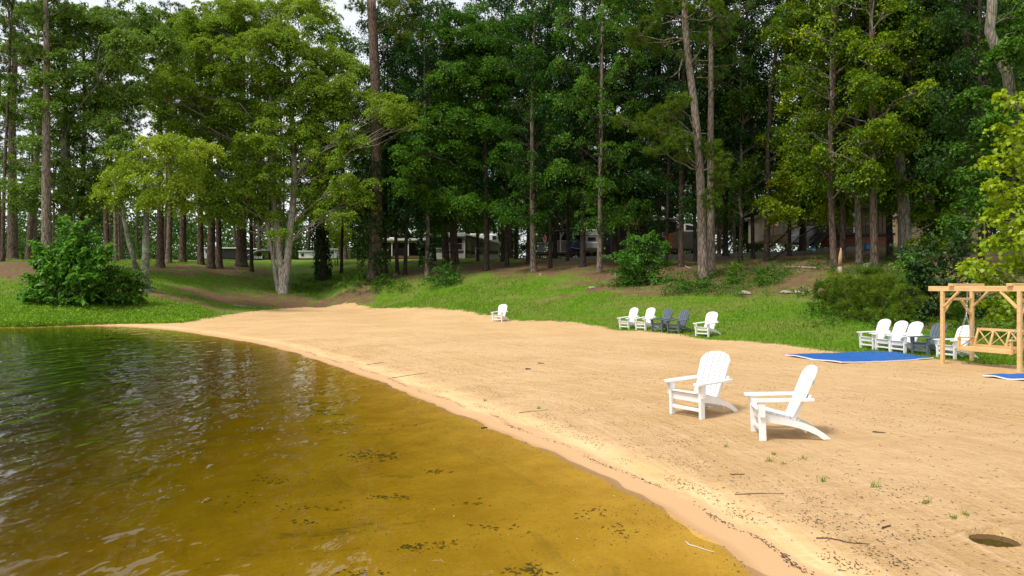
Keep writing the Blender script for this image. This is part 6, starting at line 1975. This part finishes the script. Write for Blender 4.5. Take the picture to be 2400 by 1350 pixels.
# --- hanging flags
def flag(u, v, w_px, h_px, Y, tilt, label):
    T = Site('hanging_flag', u, Y, label, 'flag', 'striped flags on the porches')
    x0, zt = T.X(u), T.Z(v)
    W = w_px / FPX * Y; Hh = h_px / FPX * Y
    MB().bar((x0 - W * .2, .05, zt + .06), (x0 + W * 1.2, .05, zt + .14), .03, .03).build('pole', M['dark'], T.root)
    MB().tube([(x0 - W * .15, .05, zt + .05), (x0 - W * .25, .4, -.0)], .02, 5).build('pole', M['dark'], T.root)
    n = 7
    for k in range(n):
        vs = []; fs = []
        for j in range(9):
            t = j / 8
            for e in (0, 1):
                s = (k + e) / n
                x = x0 + W * s + tilt * W * t + .05 * math.sin(t * 7 + s * 5)
                y = .06 * math.sin(s * 9 + t * 4)
                z = zt - Hh * t * (1 - .08 * s)
                vs.append((x, y, z)); vs.append((x, y + .008, z))
        for j in range(8):
            a = j * 4
            fs += [(a, a + 2, a + 6, a + 4), (a + 1, a + 5, a + 7, a + 3), (a, a + 4, a + 5, a + 1), (a + 2, a + 3, a + 7, a + 6)]
        MB().add(vs, fs).build('stripe', M['red'] if k % 2 == 0 else M['flagwhite'], T.root)
    MB().box((x0 + W * .22, -.075, zt - Hh * .16), (W * .45, .012, Hh * .34)).build('canton', M['flagblue'], T.root)
flag(1916, 501, 9, 29, 77.5, -.15, 'large striped flag hanging at the beige mobile home wall')
flag(1271, 548, 9, 22, 82, .3, 'striped flag hanging tilted at the railed porch')
flag(1487, 512, 8, 17, 80, .25, 'small striped flag on the front of the dark cabin')
flag(1815, 514, 8, 16, 77.4, .1, 'striped flag hanging at the left end of the picket-railed deck')

# --- a thin white-framed fence of dead sticks, snag, logs, stones
def snag():
    b = P(1969, 643)
    root = empty('broken_snag', b, 0, 'broken snag with raw reddish wood, pale at the foot, on the right bank', 'snag')
    Y = b.y; s_ = Y / FPX
    line = [Vector((0, 0, -.1)), Vector((-1 * s_, 0, 18 * s_)), Vector((0, 0, 40 * s_)), Vector((2 * s_, 0, 62 * s_))]
    MB().tube(line[1:], [.13, .12, .03], 8).build('upper_trunk', M['rawwood'], root, smooth=True)
    MB().tube(line[:2], [.19, .132], 8).build('lower_trunk', M['deadwood'], root, smooth=True)
snag()
def log(u0, v0, u1, v1, rad, label, group='fallen logs and branches on the banks', twigs=0, mat='deadwood'):
    a, b = P(u0, v0), P(u1, v1)
    if (a - b).length > 8:
        b = a + (b - a).normalized() * 6
    root = empty('fallen_log', a, 0, label, 'log', group)
    r = np.random.default_rng(int(u0 * 7 + v0))
    d = b - a
    pts = []
    for k in range(7):
        t = k / 6
        x, y = d.x * t + r.normal(0, .05), d.y * t + r.normal(0, .05)
        pts.append((x, y, H(a.x + x, a.y + y) - a.z + rad * .6))
    MB().tube(pts, [rad * (1 - .45 * k / 6) for k in range(7)], 7).build('trunk', M[mat], root, smooth=True)
    for k in range(twigs):
        i = r.integers(1, 6); p = np.array(pts[i])
        e = p + np.array([r.normal(0, .5), r.normal(0, .3), r.uniform(.1, .5)])
        MB().tube(curve_pts(p, e, r, 4, .05, .06), [rad * .35, rad * .28, rad * .2, rad * .1], 4).build('branch', M[mat], root)
log(1840, 628, 1912, 630, .10, 'bleached log lying level on the right bank left of the snag')
log(1880, 690, 1900, 679, .05, 'thin bare branch on the lawn edge before the bank saplings', twigs=3)
log(1566, 668, 1590, 653, .05, 'slanting bare branch on the bank beside the tall leaning pine')
log(1430, 630, 1444, 648, .04, 'thin stick lying on the straw left of the round shrub')
log(1600, 622, 1620, 632, .07, 'short dead log on the straw before the covered taupe camper')
log(548, 716, 600, 722, .05, 'bleached stick on the brown bank left of the pale maple')
log(550, 628, 562, 634, .05, 'short stick at the foot of the flared pine')
log(790, 692, 812, 688, .05, 'dead stick on the grass right of the pale maple')
log(2245, 741, 2360, 735, .14, 'dark fallen trunk lying behind the swing bench', mat='dark')
def stone(u, v, s, label, group='pale stones along the bank'):
    b = P(u, v); r = np.random.default_rng(int(u + v * 3))
    import bmesh
    bm = bmesh.new(); bmesh.ops.create_icosphere(bm, subdivisions=2, radius=1)
    sc = np.array([1, .75, .5]) * s * r.uniform(.8, 1.2, 3)
    ph = r.uniform(0, 6, 6)
    for v_ in bm.verts:
        k = 1 + .14 * math.sin(v_.co.x * 3 + ph[0]) + .12 * math.sin(v_.co.y * 4 + ph[1]) + .1 * math.sin(v_.co.z * 5 + ph[2])
        v_.co = Vector((v_.co.x * sc[0] * k, v_.co.y * sc[1] * k, v_.co.z * sc[2] * k))
    me = bpy.data.meshes.new('stone'); bm.to_mesh(me); bm.free()
    o = link('stone', me, [M['stone']]); o.location = (b.x, b.y, b.z + s * .12); o.rotation_euler = (0, 0, r.uniform(0, 6))
    tag(o, label, 'stone', group)
for u, v, s, lab in [(1843, 688, .34, 'pale stone at the lawn\'s upper edge, left of a pair'), (1868, 687, .26, 'pale stone right of the larger one at the lawn\'s upper edge'), (1745, 690, .34, 'flat pale stone on the bank edge below the small shrubs'),
                     (2036, 624, .38, 'pale cut stone at the foot of the rough brown trunk'), (1268, 645, .22, 'small white stone lying on the middle lawn before the trees'), (1388, 676, .3, 'reddish pale stone in the bare patch of the lawn'), (1700, 660, .14, 'small pale stone on the straw right of the paired pines'), (1322, 594, .22, 'white stone by the railed porch deck')]:
    stone(u, v, s, lab)
# ------------------------------------------------------------------ small things on the sand and in the water
M['debris'] = surf_mat('dark_wet_debris', (.035, .024, .016), (.11, .07, .04), rough=.9, scale=9, bump=.1)
M['straw_bit'] = surf_mat('dry_pine_needle_bits', (.10, .055, .022), (.24, .14, .06), rough=.9, scale=9, bump=.1)
M['weed_dark'] = surf_mat('dark_waterweed', (.085, .065, .015), (.17, .12, .03), rough=.9, scale=9, bump=.1)
M['shell'] = surf_mat('white_shell', (.68, .66, .60), (.80, .78, .74), rough=.5, scale=20, bump=.1)
r = np.random.default_rng(23)
def shore_at(al, d):
    """points at arc length al along the shore and distance d inland"""
    seg = np.linalg.norm(np.diff(SHORE, axis=0), axis=1); cum = np.concatenate([[0], np.cumsum(seg)])
    x = np.interp(al, cum, SHORE[:, 0]); y = np.interp(al, cum, SHORE[:, 1])
    x2 = np.interp(al + .4, cum, SHORE[:, 0]); y2 = np.interp(al + .4, cum, SHORE[:, 1])
    x1 = np.interp(al - .4, cum, SHORE[:, 0]); y1 = np.interp(al - .4, cum, SHORE[:, 1])
    tx, ty = x2 - x1, y2 - y1; l = np.hypot(tx, ty); tx, ty = tx / l, ty / l
    return x + ty * d, y - tx * d, np.arctan2(ty, tx)
def chips(name, x, y, ang, ln, wd, mat, label, lift=.004, ht=.006, curl=0):
    """small thin slivers (four-sided, tapering) lying on the ground"""
    n = len(x)
    z = height(x, y) + lift
    dx, dy = np.cos(ang) * ln * .5, np.sin(ang) * ln * .5
    px, py = -np.sin(ang) * wd * .5, np.cos(ang) * wd * .5
    V = np.empty((n, 5, 3))
    za = height(x - dx, y - dy) + lift; zb = height(x + dx, y + dy) + lift
    V[:, 0] = np.stack([x - dx, y - dy, za], 1); V[:, 2] = np.stack([x + dx, y + dy, zb], 1)
    ox = r.normal(0, .18, n) * ln; 
    V[:, 1] = np.stack([x + px - np.sin(ang) * ox * .5, y + py + np.cos(ang) * ox * .5, z - .002], 1)
    V[:, 3] = np.stack([x - px - np.sin(ang) * ox * .5, y - py + np.cos(ang) * ox * .5, z - .002], 1)
    V[:, 4] = np.stack([x - np.sin(ang) * ox * .5, y + np.cos(ang) * ox * .5, z + ht], 1)
    tri = np.array([0, 1, 4, 1, 2, 4, 2, 3, 4, 3, 0, 4])
    loops = (np.arange(n)[:, None] * 5 + tri[None]).ravel()
    me = np_mesh(name, V.reshape(-1, 3), loops, np.arange(n * 4) * 3)
    return tag(link(name, me, [mat]), kind='stuff', label=label)
cumL = np.concatenate([[0], np.cumsum(np.linalg.norm(np.diff(SHORE, axis=0), axis=1))])
al0 = cumL[np.argmin(np.abs(SHORE[:, 1] - 3.5) + (SHORE[:, 1] > 10) * 99)]
al1 = cumL[np.argmin(np.abs(SHORE[:, 0] + 9) + np.abs(SHORE[:, 1] - 28))]
# wrack lines left by small waves
X, Y_, A = [], [], []
for d0, cnt, sp, wav in [(.30, 2600, .020, .07), (.62, 3000, .06, .10), (1.05, 2800, .10, .16), (1.55, 2200, .15, .25), (2.2, 1500, .25, .3)]:
    al = al0 + (al1 - al0) * r.random(cnt) ** 1.6
    clump = np.sin(al * 2.1 + d0 * 9) + np.sin(al * 5.3 + d0 * 4) + r.normal(0, .7, cnt)
    k = clump > (-.1 if d0 < .5 else .25)
    al = al[k]
    d = d0 + wav * np.sin(al * .9 + d0 * 7) * .5 + wav * .4 * np.sin(al * 2.7 + d0) + r.normal(0, sp, len(al))
    x, y, a = shore_at(al, d)
    X.append(x); Y_.append(y); A.append(a + r.normal(0, .45, len(a)))
x, y, a = map(np.concatenate, (X, Y_, A))
chips('wrack', x, y, a, r.uniform(.010, .042, len(x)), r.uniform(.0025, .006, len(x)), M['debris'], 'dark wavy lines of washed-up bits along the waterline')
# bits of pine needle, bark and twig scattered over the sand
n = 19000
x = r.uniform(-6, 11, n); y = 4.5 + 22 * r.random(n) ** 1.5
sd_, _ = shore_sd(x, y); ed_ = edge_sd(x, y)
cl = sines(x, y, 44, 9, .15, 2.0)
k = (sd_ > .5) & (ed_ < 0) & (cl + r.normal(0, .5, n) > .35) & (np.abs(x) < y * .75)
x, y = x[k], y[k]
chips('sand_litter', x, y, r.normal(-.15, .55, len(x)), r.uniform(.012, .06, len(x)), r.uniform(.002, .0045, len(x)), M['straw_bit'], 'scattered dry needles and bark bits on the sand')
# larger dark scraps by hand
def stick(u, v, ln, ang, rad, label, mat='debris', group='twigs on the sand', name='twig', lift=0):
    b = P(u, v); rr = np.random.default_rng(int(u * 3 + v))
    p0 = np.array([-math.cos(ang) * ln / 2, -math.sin(ang) * ln / 2, 0]); p1 = -p0
    pts = curve_pts(p0, p1, rr, 6, 0, .05)
    rad *= .75
    pts = [(p[0], p[1], H(b.x + p[0], b.y + p[1]) - b.z + rad * .7 + lift) for p in pts]
    o = MB().tube(pts, [rad * (1 - .5 * k / 5) for k in range(6)], 6).build(name, M[mat], None, smooth=True)
    o.location = b
    tag(o, label, 'twig', group)
stick(1975, 1270, .42, -.5, .009, 'curved dark twig on the sand below the side-on chair')
stick(1780, 1158, .5, -.12, .007, 'long thin dark twig on the sand left of the grass tufts')
stick(1250, 965, .5, .15, .008, 'dark twig on the sand a step from the waterline')
stick(960, 880, .9, .35, .011, 'long dark twig on the middle sand by the water')
stick(880, 852, .5, .5, .013, 'short dark stick near the far waterline')
stick(1728, 1112, .16, -.3, .010, 'stubby dark stick on the sand between chair and water')
stick(2078, 1236, .10, .4, .014, 'small dark bark lump on the sand right of centre')
stick(1640, 1283, .34, -1.0, .010, 'bleached white stick in the shallows at the sand edge', 'shell')
stick(1135, 1004, .10, .2, .022, 'dark knot of wood at the waterline', 'debris')
stick(1238, 866, .12, .1, .03, 'dark round lump on the raked sand', 'debris')
stick(1268, 852, .16, .1, .02, 'dark flat scrap on the raked sand', 'debris')
stick(2060, 1014, .16, -.4, .014, 'dark leaf-like scrap right of the side-on chair', 'debris')
# grass tufts coming up through the sand
def tuft(u, v, s, label):
    b = P(u, v); rr = np.random.default_rng(int(u + v * 5))
    n = 18
    p = np.stack([rr.normal(0, .02 * s, n), rr.normal(0, .02 * s, n), np.zeros(n) - .004], 1)
    az = rr.uniform(0, 6.28, n); w_ = np.stack([np.cos(az), np.sin(az), 0 * az], 1) * .004
    hh = rr.uniform(.025, .075, n) * s
    V = np.empty((n, 4, 3)); le = rr.normal(0, .45, (n, 2)) * hh[:, None]
    V[:, 0] = p - w_; V[:, 1] = p + w_
    V[:, 2] = p + w_ * .3 + np.stack([le[:, 0], le[:, 1], hh], 1); V[:, 3] = p - w_ * .3 + np.stack([le[:, 0], le[:, 1], hh], 1)
    me = np_mesh('grass_tuft', V.reshape(-1, 3), np.arange(n * 4), np.arange(n) * 4, None, np.clip(rr.normal(.5, .2, n), 0, 1))
    o = link('grass_tuft', me, [LM['grass']]); o.location = b
    tag(o, label, 'grass', 'green tufts growing in the sand')
for u, v, s, lab in [(1803, 1082, 1.25, 'largest green tuft in the sand below the side-on chair'), (1838, 1088, .8, 'small green tuft right of the largest one'), (1814, 1066, .7, 'small green tuft just above the largest one'), (1702, 1048, .9, 'thin green tuft left of the side-on chair foot'),
                  (1930, 1128, 1.0, 'dry green tuft midway to the sand pit'), (2050, 1142, 1.0, 'round green tuft alone on the open sand'), (2172, 1180, .9, 'green tuft beside a white scrap above the sand pit'), (2233, 1215, .7, 'thin tuft left above the sand pit'), (2262, 1206, .8, 'thin tuft right above the sand pit'), (1137, 940, 1.0, 'green tuft near the waterline left of the chairs'), (1264, 958, 1.0, 'green tuft on the sand beside the dark twig'), (1885, 1075, .6, 'tiny tuft between chair and dry tuft')]:
    tuft(u, v, s, lab)
# shells and pale pebbles in the shallows
import bmesh
bm = bmesh.new(); bmesh.ops.create_icosphere(bm, subdivisions=1, radius=1)
for v_ in bm.verts: v_.co = Vector((v_.co.x, v_.co.y * .6, v_.co.z * .3 + .06 * math.sin(v_.co.x * 5)))
shell_me = bpy.data.meshes.new('shell'); bm.to_mesh(shell_me); bm.free(); shell_me.materials.append(M['shell'])
SH = [(1018, 1194, 1.0), (1064, 1210, 1.2), (1192, 1254, 1.0), (815, 1252, 1.0), (1376, 1212, .9), (1344, 1314, 1.0), (1352, 1263, .8), (1277, 1138, .7), (692, 1039, .8), (670, 1081, .5), (748, 974, .6), (900, 999, .5), (1320, 1100, .7), (1375, 1129, .7), (1440, 1163, 1.0), (1254, 1060, .6), (1198, 1055, .6), (986, 916, .8), (925, 913, .9), (892, 1084, .4), (1017, 1018, .5), (1082, 1023, .4), (1146, 1099, .5), (1001, 994, .4), (626, 1331, .7), (862, 950, .5), (2180, 1186, .8), (1399, 941, .7)]
for i, (u, v, s) in enumerate(SH):
    b = P(u, v)
    o = bpy.data.objects.new('shell', shell_me); COL.objects.link(o)
    k = .016 * s
    o.scale = (k, k, k); o.rotation_euler = (r.normal(0, .2), r.normal(0, .2), r.uniform(0, 6)); 
    zb = max(b.z, H(b.x, b.y)) + k * .2
    o.location = (b.x, b.y, zb)
    dry = shore_sd(np.array([b.x]), np.array([b.y]))[0][0] > 0
    tag(o, 'small white shell lying on the dry sand' if dry else 'small white shell on the sandy bed of the shallow water', 'shell', 'white shells on the sand' if dry else 'white shells in the shallows')
# dark weed lying on the bed
X, Y_, A, Ls = [], [], [], []
for (u, v, ru, rv_, n) in [(725, 944, 45, 8, 150), (740, 966, 40, 7, 120), (870, 1068, 55, 10, 240), (905, 1066, 25, 8, 80), (780, 1000, 60, 10, 80), (915, 1165, 40, 6, 110), (1012, 1108, 30, 5, 60), (965, 1283, 40, 9, 150), (1040, 1275, 22, 10, 60), (1240, 1340, 45, 14, 260), (850, 1345, 60, 8, 60), (740, 1195, 60, 10, 70), (560, 1180, 60, 14, 60), (640, 1125, 50, 8, 60), (1100, 1180, 40, 8, 40), (1180, 1240, 40, 12, 50), (1380, 1200, 40, 12, 50), (1450, 1250, 40, 20, 60), (700, 1225, 40, 6, 50), (960, 1000, 50, 8, 40), (880, 905, 30, 5, 30)]:
    c0 = [(u + r.normal(0, ru * .55), v + r.normal(0, rv_ * .5)) for _ in range(16)]
    for k in range(int(n * .3)):
        cc = c0[int(16 * r.random() ** 1.5)]
        q = P(cc[0] + r.normal(0, ru * .3), cc[1] + r.normal(0, rv_ * .35))
        X.append(q.x); Y_.append(q.y); A.append(r.normal(-.1, .6)); Ls.append(r.uniform(.02, .10) * (q.y / 9))
x, y, a, l_ = map(np.array, (X, Y_, A, Ls))
chips('waterweed', x, y, a, l_, l_ * r.uniform(.04, .13, len(x)), M['weed_dark'], 'dark weed and leaf litter lying on the lake bed', lift=.006, ht=.01)
n = 9000
al = al0 + (al1 - al0) * r.random(n) ** 1.5; d = -r.random(n) ** 1.4 * 3.2 - .02
x, y, a = shore_at(al, d)
k = sines(x, y, 51, 8, .2, 2.2) + r.normal(0, .4, n) > .15
x, y, a = x[k], y[k], a[k]
chips('bed_litter', x, y, a + r.normal(0, .6, len(x)), r.uniform(.008, .03, len(x)), r.uniform(.002, .005, len(x)), M['straw_bit'], 'fine dark bits lying on the sandy lake bed')
# the dug pit with water standing in it
mb = MB(); zr = H(PIT[0] + .42, PIT[1]) - .05
m_pit, nt, N, Lk = new_mat("pit_water")
po = N.new('ShaderNodeOutputMaterial'); pg = N.new('ShaderNodeBsdfGlossy'); pg.inputs['Roughness'].default_value = .02
pt = N.new('ShaderNodeBsdfDiffuse'); pt.inputs['Color'].default_value = (.07, .042, .014, 1)
pf = N.new('ShaderNodeFresnel'); pf.inputs['IOR'].default_value = 1.33
pm = N.new('ShaderNodeMixShader')
Lk(pf.outputs[0], pm.inputs[0]); Lk(pt.outputs[0], pm.inputs[1]); Lk(pg.outputs[0], pm.inputs[2]); Lk(pm.outputs[0], po.inputs['Surface'])
ring = [(PIT[0] + .20 * math.cos(t), PIT[1] + .20 * math.sin(t), zr) for t in np.linspace(0, 2 * math.pi, 28, endpoint=False)]
pud = link('puddle', MB().add(ring, [tuple(range(28))]).mesh('puddle'), [m_pit])
tag(pud, kind='structure')
if pud.data.polygons[0].normal.z < 0: pud.data.flip_normals()
